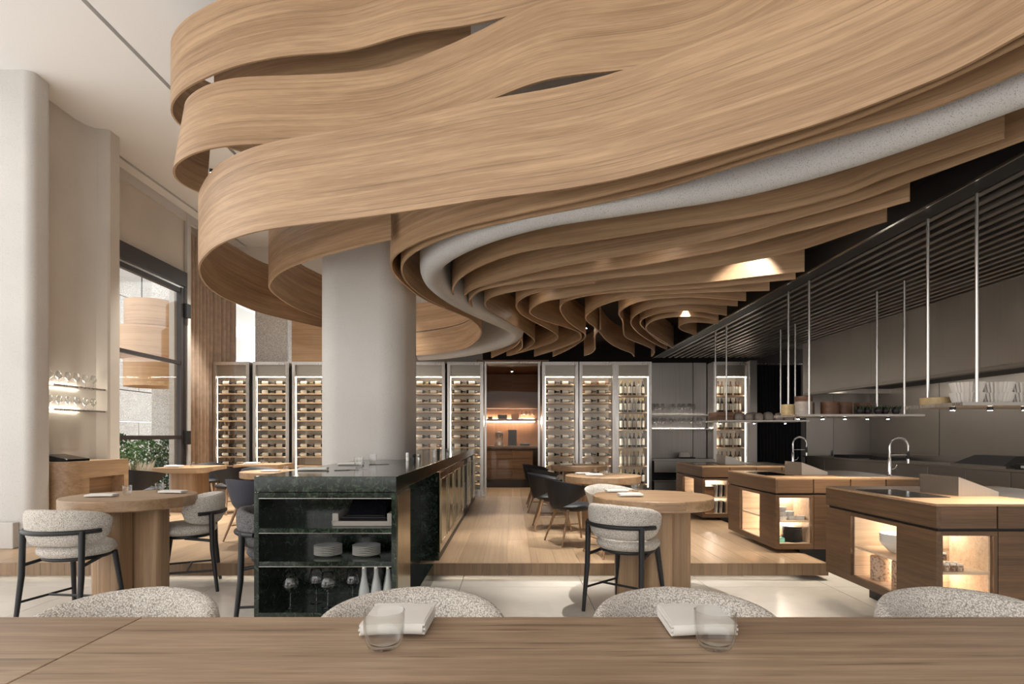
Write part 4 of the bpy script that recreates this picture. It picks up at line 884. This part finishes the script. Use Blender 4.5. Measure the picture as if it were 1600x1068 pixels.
# ------------------------------------------------------------------ kitchen islands
IX0, IX1, IT, IB, ID = 2.91, 4.50, 1.0, 0.215, 1.39
def make_island(label):
    t = thing('kitchen_island', label, 'kitchen island', group='oak kitchen islands')
    b0 = 0.832; b1 = 0.812                               # shadow gap
    box_o('worktop', 'oak_X', (IX0, 0, 0.985, IX1, ID, IT), t)
    box_o('top_panel', 'island_Y', (IX0, 0.0, b0, IX0 + 0.03, ID, 0.9845), t)
    xs_ = [IX0 + 0.0305, 3.33, 3.74, 4.13, IX1]
    for i in range(4): box_o('drawer', 'island_X', (xs_[i] + (0.006 if i else 0), 0.0, b0, xs_[i+1] - 0.006, 0.03, 0.9845), t, 0.001)
    box_o('core', 'black', (IX0 + 0.031, 0.0305, b1 - 0.03, IX1 - 0.002, ID - 0.002, 0.9845), t)
    # left face: panel, niche, panel
    y0, y1 = 0.41, 1.0; n0, n1 = IB + 0.06, b1 - 0.03
    box_o('side_panel', 'island_Y', (IX0, 0, IB, IX0 + 0.03, y0, b1), t); box_o('side_panel', 'island_Y', (IX0, y1, IB, IX0 + 0.03, ID, b1), t)
    box_o('rail', 'island_Y', (IX0, y0 + 0.0005, n1, IX0 + 0.03, y1 - 0.0005, b1), t); box_o('rail', 'island_Y', (IX0, y0 + 0.0005, IB, IX0 + 0.03, y1 - 0.0005, n0), t)
    def niche(x0, x1, ya, yb, open_side):
        no = 'niche_oak'
        box_o('niche_back', no, (x1 - 0.012, ya, n0, x1, yb, n1) if open_side == 'X' else (x0, yb - 0.012, n0, x1, yb, n1), t)
        if open_side == 'X':
            box_o('niche_side', no, (x0, ya, n0, x1 - 0.012, ya + 0.012, n1), t); box_o('niche_side', no, (x0, yb - 0.012, n0, x1 - 0.012, yb, n1), t)
        else:
            box_o('niche_side', no, (x0, ya, n0, x0 + 0.012, yb - 0.012, n1), t); box_o('niche_side', no, (x1 - 0.012, ya, n0, x1, yb - 0.012, n1), t)
        i = 0.0125
        xa, xb, yc, yd = (x0, x1 - i, ya + i, yb - i) if open_side == 'X' else (x0 + i, x1 - i, ya, yb - i)
        box_o('niche_floor', no, (xa, yc, n0 - 0.012, xb, yd, n0), t); box_o('shelf', no, (xa, yc, 0.508, xb, yd, 0.526), t); box_o('niche_top', no, (xa, yc, n1, xb, yd, n1 + 0.01), t)
        for z in (n1 - 0.008, 0.50):
            if open_side == 'X': box_o('light_strip', 'led_warm', (xb - 0.05, yc + 0.03, z, xb - 0.035, yd - 0.03, z + 0.007), t)
            else: box_o('light_strip', 'led_warm', (xa + 0.03, yd - 0.05, z, xb - 0.03, yd - 0.035, z + 0.007), t)
    niche(IX0 + 0.0305, IX0 + 0.40, y0, y1, 'X')
    f0, f1 = IX0 + 0.045, 3.305
    niche(f0, f1, 0.0305, 0.40, 'Y')
    box_o('rail', 'island_X', (IX0 + 0.0305, 0, n1, 3.33, 0.03, b1), t); box_o('rail', 'island_X', (IX0 + 0.0305, 0, IB, 3.33, 0.03, n0), t)
    box_o('stile', 'island_Z', (IX0 + 0.0305, 0, n0 + 0.0005, f0, 0.03, n1 - 0.0005), t); box_o('stile', 'island_Z', (f1, 0, n0 + 0.0005, 3.33, 0.03, n1 - 0.0005), t)
    for i in range(1, 4): box_o('door', 'island_X', (xs_[i] + 0.006, 0, IB, xs_[i+1] - 0.006, 0.03, b1), t, 0.001)
    box_o('carcass', 'black', (3.35, 0.031, IB, IX1 - 0.002, ID - 0.01, n1 + 0.01), t); box_o('carcass_back', 'black', (IX0 + 0.42, 0.42, IB, 3.349, ID - 0.01, n1 + 0.01), t)
    box_o('end_panel', 'island_Y', (IX1 - 0.0015, 0.0305, IB, IX1 + 0.02, ID, 0.985), t)
    box_o('toe_kick', 'black', (3.25, 0.15, 0.0, IX1 - 0.1, ID - 0.1, IB), t)
    hob = box_o('hob', 'screen', (2.98, 0.41, IT + 0.0002, 3.32, 1.04, IT + 0.004), t)
    m = MB().add([(3.45,0.5,IT+.0005),(3.76,0.5,IT+.0005),(3.76,0.92,IT+.0005),(3.45,0.92,IT+.0005),(3.45,0.5,IT+.15),(3.76,0.5,IT+.035),(3.76,0.92,IT+.035),(3.45,0.92,IT+.15)], [(3,2,1,0),(4,5,6,7),(0,1,5,4),(1,2,6,5),(2,3,7,6),(3,0,4,7)])
    m.to('splash_wedge', 'steel', t)
    box_o('steel_inset', 'steel_x', (3.78, 0.2, IT + 0.0002, 4.46, 1.2, IT + 0.003), t)
    return t
IY = [3.95, 6.36, 8.81]
isl = make_island('oak kitchen island nearest the camera with lit niches'); isl.location = (0, IY[0], 0)
dup(isl, (0, IY[1], 0), 0, 'middle oak kitchen island with stacked dark plates'); dup(isl, (0, IY[2], 0), 0, 'farthest oak kitchen island beside the alcove')
# taps
def tap(x, y, z, label):
    t = thing('kitchen_tap', label, 'tap', (x, y, z), group='spring kitchen taps')
    MB().lathe([(0, 0), (0.028, 0), (0.028, 0.01), (0.018, 0.02), (0.017, 0.20), (0.012, 0.21), (0, 0.21)], 18).to('base', 'chrome', t, 40)
    arc = [(0, 0, 0.2), (0, 0, 0.30)] + [(0.105 - 0.105 * math.cos(a), 0, 0.335 + 0.105 * math.sin(a)) for a in [math.pi * k / 16 for k in range(17)]] + [(0.21, 0, 0.28)]
    MB().tube(arc, 0.009, 10).to('hose', 'chrome', t, 60)
    P = [Vector(p) for p in arc]; hel = []
    L = [0]
    for a, b2 in zip(P, P[1:]): L.append(L[-1] + (b2 - a).length)
    n = 400
    for k in range(n):
        s = L[-1] * k / (n - 1); i = max(j for j in range(len(L)) if L[j] <= s + 1e-9); i = min(i, len(P) - 2)
        u = (s - L[i]) / max(1e-6, L[i+1] - L[i]); p = P[i].lerp(P[i+1], u); tg = (P[i+1] - P[i]).normalized(); nn = Vector((0, 1, 0)); bb = tg.cross(nn)
        a = 2 * math.pi * s / 0.013; hel.append(p + (nn * math.cos(a) + bb * math.sin(a)) * 0.0135)
    MB().tube(hel, 0.0026, 4).to('spring', 'chrome', t, 60)
    MB().lathe([(0, 0.20), (0.012, 0.2), (0.016, 0.215), (0.014, 0.29), (0, 0.295)], 14, (0.21, 0, 0)).to('spray_head', 'black_metal', t, 40)
    MB().lathe([(0, 0.15), (0.017, 0.15), (0.017, 0.199), (0, 0.2)], 14, (0.21, 0, 0)).to('spray_nozzle', 'chrome', t, 40)
    MB().tube([(0.01, 0, 0.245), (0.2, 0, 0.245)], 0.004, 6).to('arm', 'chrome', t, 60); MB().tube([(0.015, 0, 0.08), (0.06, 0, 0.09), (0.085, 0, 0.13)], 0.006, 8).to('lever', 'chrome', t, 60)
    return t
tap(4.30, 6.56, IT + 0.0035, 'chrome spring tap on the middle kitchen island'); tap(4.40, 9.02, IT + 0.0035, 'chrome spring tap on the farthest kitchen island')
# crockery in the niches
BOWL = [(0, 0), (0.045, 0), (0.06, 0.01), (0.10, 0.05), (0.118, 0.078), (0.115, 0.079), (0.095, 0.055), (0.055, 0.016), (0, 0.012)]
bw = MB().lathe(BOWL, 28).mesh('bowl', 'ceramic', 50); bd = MB().lathe(BOWL, 24).mesh('bowl', 'ceramic_dark', 50)
def place(name, me, loc, label, cat, group, s=1):
    o = bpy.data.objects.new(name, me); col.objects.link(o); o.location = loc; o.scale = (s, s, s); return tag(o, label, cat, group)
y = IY[0]
for k in range(6): place('bowl', bw, (3.11, y + 0.68, 0.5265 + 0.013 * k), 'white bowl in the nearest island niche stack, %s from bottom' % ORD[k], 'bowl', 'white bowls in the nearest island', 1.15)
for k, yy_ in enumerate((0.83, 0.62)): lath('clay_jar', 'terracotta', [(0, 0), (0.072, 0), (0.075, 0.005), (0.075, 0.095), (0.0745, 0.098), (0.075, 0.101), (0.075, 0.19), (0.07, 0.195), (0, 0.195)], (3.06 + 0.04 * k, y + yy_, 0.2755), 'speckled terracotta jar in the nearest island niche, %s the camera' % ('farther from' if k == 0 else 'nearer'), 'jar', group='speckled jars')
for k in range(9): place('plate', pm, (3.03, y + 0.49, 0.2755 + 0.0135 * k), 'small white dish stacked in the nearest island lower niche, %s from bottom' % ORD[k], 'plate', 'dishes in the nearest island', 0.55)
JAR = [(0, 0), (0.019, 0), (0.021, 0.004), (0.021, 0.036), (0.016, 0.040), (0.017, 0.041), (0.017, 0.050), (0, 0.051)]
jm = [MB().lathe(JAR, 14, mats=[0,0,0,0,1,1,1]).mesh('jar', [a, 'ceramic'], 40) for a in ('jar_brown', 'terracotta')]
cupm = MB().lathe([(0, 0), (0.017, 0), (0.021, 0.035), (0.0195, 0.035), (0.016, 0.004), (0, 0.004)], 14).mesh('cup', 'ceramic', 40)
n = 0
for r in range(4):
    for c in range(4 - (r > 1)):
        place('jar', jm[(r + c) % 2], (2.985 + 0.047 * c + 0.01 * (r % 2), y + 0.07 + 0.06 * r, 0.5265), 'little lidded spice jar in the nearest island front niche, %s row, %s from left' % (ORD[r], ORD[c]), 'jar', 'spice jars')
for c in range(3): place('jar', jm[c % 2], (3.0 + 0.05 * c, y + 0.19, 0.578), 'little lidded spice jar on top of the others in the front niche, %s from left' % ORD[c], 'jar', 'spice jars')
for r in range(3):
    for c in range(4): place('cup', cupm, (2.985 + 0.05 * c, y + 0.08 + 0.06 * r, 0.2755), 'small white cup in the nearest island bottom front niche, %s row, %s from left' % (ORD[r], ORD[c]), 'cup', 'small white cups')
y = IY[1]
def fluted(r, h, n=28):
    m = MB(); pts = []
    for z, s in ((0, 0.8), (h, 1.0)):
        for k in range(n * 2): a = math.pi * k / n; rr = r * s * (1 + 0.05 * (1 if k % 2 else -1)); pts.append((rr * math.cos(a), rr * math.sin(a), z))
    N2 = n * 2; fs = [(k, (k + 1) % N2, N2 + (k + 1) % N2, N2 + k) for k in range(N2)] + [tuple(range(N2))[::-1], tuple(range(N2, 2 * N2))]
    return m.add(pts, fs)
fc = fluted(0.05, 0.045, 18).mesh('fluted_cup', 'ceramic')
for i, (x, yy_, z) in enumerate(((3.03, 0.1, 0), (3.14, 0.12, 0), (3.24, 0.12, 0), (3.03, 0.22, 0), (3.14, 0.24, 0), (3.04, 0.12, 0.046), (3.13, 0.14, 0.046), (3.04, 0.22, 0.046), (3.05, 0.16, 0.092))):
    place('fluted_cup', fc, (x, y + yy_, 0.5265 + z), 'white fluted cup in the middle island front niche, %s %s' % (('bottom layer', 'second layer', 'top layer')[int(z > 0.01) + int(z > 0.06)], ORD[i if z < 0.01 else (i - 5 if z < 0.06 else 0)]), 'cup', 'fluted cups')
dp = MB().lathe([(0, 0), (0.08, 0), (0.108, 0.010), (0.11, 0.013), (0.105, 0.0145), (0.07, 0.008), (0, 0.007)], 28).mesh('plate', 'ceramic_dark', 40)
for k in range(11): place('plate', dp, (3.17, y + 0.16, 0.2755 + 0.0148 * k), 'dark stoneware plate in the middle island stack, %s from bottom' % ORD[k], 'plate', 'dark plates')
place('plate', MB().lathe([(0, 0), (0.08, 0), (0.108, 0.010), (0.105, 0.0125), (0.07, 0.008), (0, 0.007)], 28).mesh('plate', 'ceramic', 40), (3.17, y + 0.16, 0.2755 + 0.0148 * 11), 'pale plate on top of the dark stack in the middle island', 'plate', None)
tag(box_o('cloth', 'teal', (2.97, y + 0.07, 0.2755, 3.05, y + 0.3, 0.33), bevel=0.01), 'folded mint green cloth beside the dark plates', 'cloth')
for k in range(8): place('bowl', bd, (3.05, y + 0.53, 0.2755 + 0.016 * k), 'dark bowl stacked in the middle island side niche, %s from bottom' % ORD[k], 'bowl', 'dark bowls', 0.75)
y = IY[2]
for z, nm in ((0.5265, 'upper'), (0.2755, 'lower')):
    tag(box_o('wooden_box', 'brown_X', (2.97, y + 0.06, z, 3.11, y + 0.3, z + 0.16), bevel=0.004), 'dark wooden box in the %s front niche of the farthest island' % nm, 'box')
    for k in range(6):
        o = MB().box(-0.008, -0.1, 0, 0.008, 0.1, 0.18).to('booklet', ('ceramic_grey', 'label_white', 'black')[k % 3], None); o.location = (3.135 + 0.024 * k, y + 0.18, z); o.rotation_euler = (0, 0.06, 0)
        tag(o, 'upright booklet in the %s front niche of the farthest island, %s from left' % (nm, ORD[k]), 'booklet', 'booklets')
# ------------------------------------------------------------------ hanging shelves
SX0, SX1, SZ = 2.96, 4.26, 1.69
rod_m = MB().tube([(0, 0, 0), (0, 0, 3.10 - SZ - 0.022)], 0.011, 10).mesh('hanging_rod', 'rod_steel', 60)
SY = [3.78, 5.94, 8.25]
for i, (y0, nm) in enumerate(zip(SY, ('nearest', 'middle', 'farthest'))):
    t = thing('hanging_shelf', '%s steel shelf hung on rods over the kitchen island' % nm, 'hanging shelf', (0, y0, SZ), group='hanging steel shelves')
    box_o('board', 'steel_x', (SX0, 0, -0.022, SX1, 0.56, 0.0), t); box_o('side_edge', 'rod_steel', (SX0 - 0.002, 0, -0.024, SX0, 0.56, 0.0), t)
    for x in (3.09, 4.08):
        for yy_ in (0.05, 0.50):
            o = bpy.data.objects.new('hanging_rod', rod_m); col.objects.link(o); o.parent = t; o.location = (x, yy_, 0.0)
    for k, x in enumerate((3.06, 3.32, 3.56, 3.80, 4.02)):
        if i == 2 and k % 2: continue
        MB().lathe([(0, -0.045), (0.018, -0.045), (0.020, -0.023), (0, -0.023)], 12, (x, 0.22, 0)).to('spot_housing', 'black_metal', t, 40)
        MB().lathe([(0, -0.0475), (0.013, -0.0475), (0.013, -0.0455), (0, -0.0455)], 12, (x, 0.22, 0)).to('spot_lens', 'spot_disc', t)
        ld = bpy.data.lights.new('shelf_spot', 'SPOT'); ld.energy = 18; ld.spot_size = 1.9; ld.spot_blend = 0.7; ld.color = (1, 0.88, 0.72); ld.shadow_soft_size = 0.015
        lo = bpy.data.objects.new('shelf_spot', ld); col.objects.link(lo); lo.parent = t; lo.location = (x, 0.22, -0.055)
z = SZ + 0.0005
# nearest shelf: bamboo tray and fluted bowls
lath('bamboo_tray', 'bamboo', [(0, 0), (0.10, 0), (0.10, 0.05), (0.094, 0.05), (0.094, 0.012), (0, 0.012)], (3.06, 4.155, z), 'yellow bamboo tray at the left end of the nearest hanging shelf', 'tray')
fb = fluted(0.098, 0.07).mesh('fluted_bowl', 'stoneware')
for k in range(5):
    for j in range(2): place('fluted_bowl', fb, (3.12 + 0.2 * k, 3.95, z + 0.0705 * j), '%s white fluted bowl, %s stack from left on the nearest hanging shelf' % (('lower', 'upper')[j], ORD[k]), 'bowl', 'white fluted bowls')
for k in range(4): place('fluted_bowl', fb, (3.3 + 0.2 * k, 4.18, z), 'white fluted bowl in the rear row of the nearest hanging shelf, %s from left' % ORD[k], 'bowl', 'white fluted bowls')
# middle shelf: steamers and thistles
def steamer(r, h, mt): return MB().lathe([(0, 0), (r, 0), (r, h * 0.45), (r * 0.97, h * 0.46), (r * 0.97, h * 0.5), (r, h * 0.51), (r, h), (r * 0.9, h), (r * 0.9, h * 0.8), (0, h * 0.8)], 24).mesh('steamer', mt, 40)
ss = [steamer(0.09, 0.07, 'steamer'), steamer(0.075, 0.06, 'bamboo'), steamer(0.085, 0.07, 'ceramic_grey')]
sp = [(3.05, 6.36, 0, 1), (3.05, 6.36, 0.0605, 1), (3.12, 6.16, 0, 2), (3.12, 6.16, 0.0705, 2), (3.24, 6.36, 0, 0), (3.24, 6.36, 0.0705, 0), (3.22, 6.36, 0.141, 0), (3.42, 6.2, 0, 0), (3.42, 6.2, 0.0705, 0), (3.60, 6.26, 0, 0), (3.60, 6.26, 0.0705, 0), (3.9, 6.4, 0, 0), (3.9, 6.4, 0.0705, 0)]
for i, (x, yy_, dz, kk) in enumerate(sp):
    place('steamer', ss[kk], (x, yy_, z + dz), '%s steamer basket on the middle hanging shelf, %s level, %s from left' % (('dark brown', 'bamboo', 'grey')[kk], ('bottom', 'second', 'top')[int(round(dz / 0.07))], ORD[i]), 'basket', 'steamer baskets')
for i in range(5):
    t = thing('artichoke', 'dark leafy artichoke on the middle hanging shelf, %s from left' % ORD[i], 'artichoke', (3.66 + 0.095 * i, 6.06 + 0.03 * (i % 2), z), group='artichokes')
    MB().lathe([(0, 0), (0.025, 0.003), (0.040, 0.03), (0.038, 0.055), (0.02, 0.078), (0, 0.085)], 14).to('head', 'fruit', t, 50)
    m = MB()
    for k in range(9):
        a = k * 2.4; r = 0.045; m.add([(0.02*math.cos(a), 0.02*math.sin(a), 0.02), (r*math.cos(a+.25), r*math.sin(a+.25), 0.06), (r*1.15*math.cos(a), r*1.15*math.sin(a), 0.10), (r*math.cos(a-.25), r*math.sin(a-.25), 0.06), (0.03*math.cos(a), 0.03*math.sin(a), 0.05)], [(0,1,4),(1,2,4),(2,3,4),(3,0,4)])
    m.to('leaves', 'herb', t)
# farthest shelf: boxes and stoneware domes
for k in range(2): tag(box_o('wooden_box', 'brown_X', (2.975, 8.32, z + 0.062 * k, 3.20, 8.72, z + 0.062 * k + 0.06), bevel=0.003), '%s flat brown box at the left end of the farthest hanging shelf' % ('lower', 'upper')[k], 'box')
dm = MB().lathe([(0, 0), (0.055, 0), (0.066, 0.02), (0.068, 0.045), (0.066, 0.05), (0.06, 0.075), (0.04, 0.1), (0, 0.11)], 20).mesh('lidded_bowl', 'ceramic_grey', 50)
for k in range(6): place('lidded_bowl', dm, (3.29 + 0.145 * k, 8.36, z), 'domed stoneware bowl on the farthest hanging shelf, front row, %s from left' % ORD[k], 'bowl', 'domed bowls')
for k in range(3): place('lidded_bowl', dm, (3.36 + 0.22 * k, 8.55, z), 'domed stoneware bowl on the farthest hanging shelf, rear row, %s from left' % ORD[k], 'bowl', 'domed bowls', 1.2)
# ------------------------------------------------------------------ back kitchen counter
t = thing('steel_counter', 'long stainless steel drawer counter along the kitchen wall', 'counter', (0, 0, 0))
KX = 6.10; KZ = 1.055
box_o('worktop', 'steel_x', (KX - 0.02, 1.0, KZ - 0.03, XR - 0.002, 12.05, KZ), t); box_o('upstand', 'steel_x', (XR - 0.03, 1.0, KZ + 0.0005, XR - 0.002, 12.05, KZ + 0.10), t)
box_o('body', 'black', (KX + 0.03, 1.0, 0.1, XR - 0.004, 12.04, KZ - 0.031), t); box_o('kick', 'black', (KX + 0.1, 1.0, 0, XR - 0.01, 12.0, 0.099), t)
k = 0; yy_ = 11.95
while yy_ > 1.4:
    d = box_o('drawer', 'steel_x', (KX, yy_ - 0.70, 0.74, KX + 0.028, yy_ - 0.01, KZ - 0.035), t, 0.002); box_o('drawer', 'steel_x', (KX, yy_ - 0.70, 0.12, KX + 0.028, yy_ - 0.01, 0.73), t, 0.002)
    yy_ -= 0.70
t = thing('grill', 'black slanted grill hood on the steel counter', 'grill', (6.30, 7.6, KZ + 0.0005))
box_o('tray', 'steel_x', (-0.17, -0.45, 0, 0.25, 0.45, 0.03), t)
m = MB().add([(-0.16,-0.40,.031),(0.24,-0.40,.031),(0.24,0.42,.031),(-0.16,0.42,.031),(0.05,-0.34,.15),(0.24,-0.34,.15),(0.24,0.30,.15),(0.05,0.30,.15)], [(3,2,1,0),(4,5,6,7),(0,1,5,4),(1,2,6,5),(2,3,7,6),(3,0,4,7)]); m.to('lid', 'black_metal', t)
t = thing('label_printer', 'small black printer with pale front beside the grill', 'printer', (6.28, 6.95, KZ + 0.0005))
box_o('body', 'black', (-0.12, -0.11, 0, 0.12, 0.11, 0.07), t, 0.004); box_o('paper_slot', 'label_white', (-0.124, -0.08, 0.02, -0.1205, 0.02, 0.05), t)
t = thing('socket_panel', 'dark power socket on a steel drawer front', 'socket', (KX - 0.002, 6.55, 0.88)); box_o('plate', 'black', (-0.006, -0.09, -0.04, 0.0, 0.09, 0.04), t); box_o('socket', 'label_white', (-0.010, -0.03, -0.012, -0.0065, 0.01, 0.022), t)
for i, (yy_, w_) in enumerate(((10.6, 0.5), (9.6, 0.4))): tag(box_o('cooker_top', 'black_metal', (6.2, yy_, KZ + 0.0005, 6.65, yy_ + w_, KZ + 0.05), bevel=0.004), '%s black hob unit at the far end of the steel counter' % ('farther', 'nearer')[i], 'hob')
# ------------------------------------------------------------------ downlights in the ribbons, plus lamps added for brightness
def down(x, y, z, tx, ty, tz, label, e=60, size=0.75):
    t = thing('downlight', label, 'downlight', (x, y, z), group='downlights in the ribbon ceiling')
    MB().lathe([(0, 0.0), (0.03, 0), (0.032, 0.05), (0, 0.05)], 16).to('housing', 'black_metal', t, 40)
    MB().lathe([(0, -0.003), (0.02, -0.003), (0.02, -0.0005), (0, -0.0005)], 16).to('lens', 'spot_disc', t)
    ld = bpy.data.lights.new('downlight', 'SPOT'); ld.energy = e; ld.spot_size = size; ld.spot_blend = 0.6; ld.color = (1, 0.95, 0.87); ld.shadow_soft_size = 0.02
    lo = bpy.data.objects.new('downlight', ld); col.objects.link(lo); lo.parent = t; lo.location = (0, 0, -0.01)
    d = Vector((tx - x, ty - y, tz - z)); lo.rotation_euler = d.to_track_quat('-Z', 'Y').to_euler()
down(0.93, 5.50, 3.40, 0.95, 5.85, 2.9, 'downlight between fins left of the ceiling centre', 50, 1.3)
down(2.33, 5.36, 3.40, 2.35, 5.75, 2.9, 'downlight between fins near the kitchen slats', 70, 1.3)
for i, (x, y) in enumerate(((1.25, 6.9), (1.2, 9.4), (0.2, 8.2), (0.2, 6.7), (2.3, 7.6))):
    down(x, y, 3.22, x, y, 0, 'downlight above the platform, %s' % ('over the middle table', 'over the farthest table', 'over the middle of the aisle', 'over the front of the aisle', 'beside the middle island')[i], 200, 1.0)
down(1.27, 5.05, 3.22, 1.27, 5.05, 0, 'added downlight above the right round table', 190, 1.0)  # unseen lamp added to lighten this tabletop
for i, (x, y) in enumerate(((-4.8, 9.2), (-3.5, 8.9), (-5.2, 10.9), (-3.0, 10.8))):  # unseen ceiling lamps added to brighten the left rear
    down(x, y, ZC - 0.055, x, y, 0, 'added ceiling downlight brightening the left dining area, %s from the window' % ('second', 'third', 'first', 'fourth')[i], 650, 1.2)
down(0.0, 13.6, 2.98, 0.0, 13.9, 0, 'added downlight inside the glazed wood niche', 150, 1.9)  # unseen lamp added so the lower cabinet is not too dark
# ------------------------------------------------------------------ outside the windows
gr = tag(MB().box(-16, 6.0, -0.1, -6.7, 24, 0.1).to('ground_outside', 'pavement'), 'pale paving outside the tall window', 'ground', kind='structure')
gw = thing('wall_outside', 'speckled granite block wall across the terrace', 'wall', kind='structure')
gm = {}
for r in range(7):
    for c in range(5):
        wdt = 2.2; o = MB().box(0, 0, 0, 0.3, wdt - 0.03, 0.87).to('granite_block', 'granite', gw) if not gm else None
        if o: gm['m'] = o.data
        else: o = bpy.data.objects.new('granite_block', gm['m']); col.objects.link(o); o.parent = gw
        o.location = (-11.5, 11.8 + c * wdt + (1.1 if r % 2 else 0), 0.1 + r * 0.9)
box_o('granite_pier', 'granite', (-8.6, 13.75, 0.1, -8.1, 14.35, 6.0), gw); box_o('canopy', 'paint', (-12, 9, 6.0, -9.6, 24, 6.1), gw)
def reflection_drum(x, y, r, zs, label):  # oak rings added outside, standing for indoor ribbons reflected in the glass
    t = thing('reflected_ribbons', label, 'reflection stand-in', (x, y, 0))
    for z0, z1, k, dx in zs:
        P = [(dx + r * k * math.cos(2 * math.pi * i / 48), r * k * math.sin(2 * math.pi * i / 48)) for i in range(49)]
        o = ribbon(P, z0, z1 - z0, None, plan=True, it=0, mat='reflected_oak', name='reflected_ring'); o.parent = t
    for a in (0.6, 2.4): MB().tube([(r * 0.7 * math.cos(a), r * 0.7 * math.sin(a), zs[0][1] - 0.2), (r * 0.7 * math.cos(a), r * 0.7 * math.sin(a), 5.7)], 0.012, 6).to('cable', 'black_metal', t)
reflection_drum(-8.05, 12.75, 0.68, ((3.84, 4.40, 0.80, 0.12), (3.20, 3.80, 1.08, 0), (2.54, 3.12, 0.80, 0.1)), 'stacked oak rings standing in for ribbons reflected in the tall window')
reflection_drum(-5.0, 15.3, 1.55, ((4.10, 4.75, 0.88, 0.1), (3.20, 4.08, 1.0, 0)), 'large oak rings standing in for ribbons reflected in the high corner window')
def shrub(x, y, z, R, H, n, mat, label, seed):
    rnd = random.Random(seed); t = thing('shrub', label, 'shrub', (x, y, z)); m = MB()
    for _ in range(n):
        a = rnd.uniform(0, 6.283); e = rnd.random() ** 0.5; hh = rnd.uniform(0.05, 1); rr = R * math.sqrt(max(0.05, 1 - (hh * 2 - 1) ** 2)) * e
        p = Vector((rr * math.cos(a), rr * math.sin(a), hh * H)); d = Vector((rnd.uniform(-1, 1), rnd.uniform(-1, 1), rnd.uniform(-0.3, 1))).normalized() * rnd.uniform(0.05, 0.09); s = d.cross(Vector((rnd.random(), rnd.random(), rnd.random()))).normalized() * 0.022
        m.add([p - s, p + d * 0.5 - s * 1.2, p + d, p + d * 0.5 + s * 1.2], [(0, 1, 2, 3)])
    o = m.to('foliage', mat, t); o['kind'] = 'stuff'
    for k in range(4): MB().tube([(0, 0, 0), (0.15 * math.cos(k * 1.6), 0.15 * math.sin(k * 1.6), H * 0.7)], [0.02, 0.008], 6).to('stem', 'legwood', t)
shrub(-7.98, 11.45, 0.1, 0.5, 1.45, 2600, 'leaf', 'bushy green shrub outside the tall window, left', 3); shrub(-7.3, 12.45, 0.1, 0.5, 1.35, 2400, 'leaf_dark', 'darker green shrub outside the tall window, right', 4)
shrub(-8.05, 12.6, 0.1, 0.45, 1.3, 1800, 'leaf', 'middle green shrub outside the tall window, behind the other two', 5)
rnd = random.Random(9); m = MB()
for _ in range(260):
    a = rnd.uniform(0, 6.283); r = rnd.uniform(0.1, 0.38); h = rnd.uniform(0.5, 0.95)
    m.add([(0.02*math.cos(a+1.57), 0.02*math.sin(a+1.57), 0), (-0.02*math.cos(a+1.57), -0.02*math.sin(a+1.57), 0), (r*.5*math.cos(a), r*.5*math.sin(a), h*.7), (r*math.cos(a), r*math.sin(a), h)], [(0,1,2),(0,2,3),(1,3,2)])
o = m.to('grass_tuft', 'grass'); o.location = (-7.15, 10.9, 0.1); tag(o, 'dry beige ornamental grass outside the window', 'grass', kind='stuff')
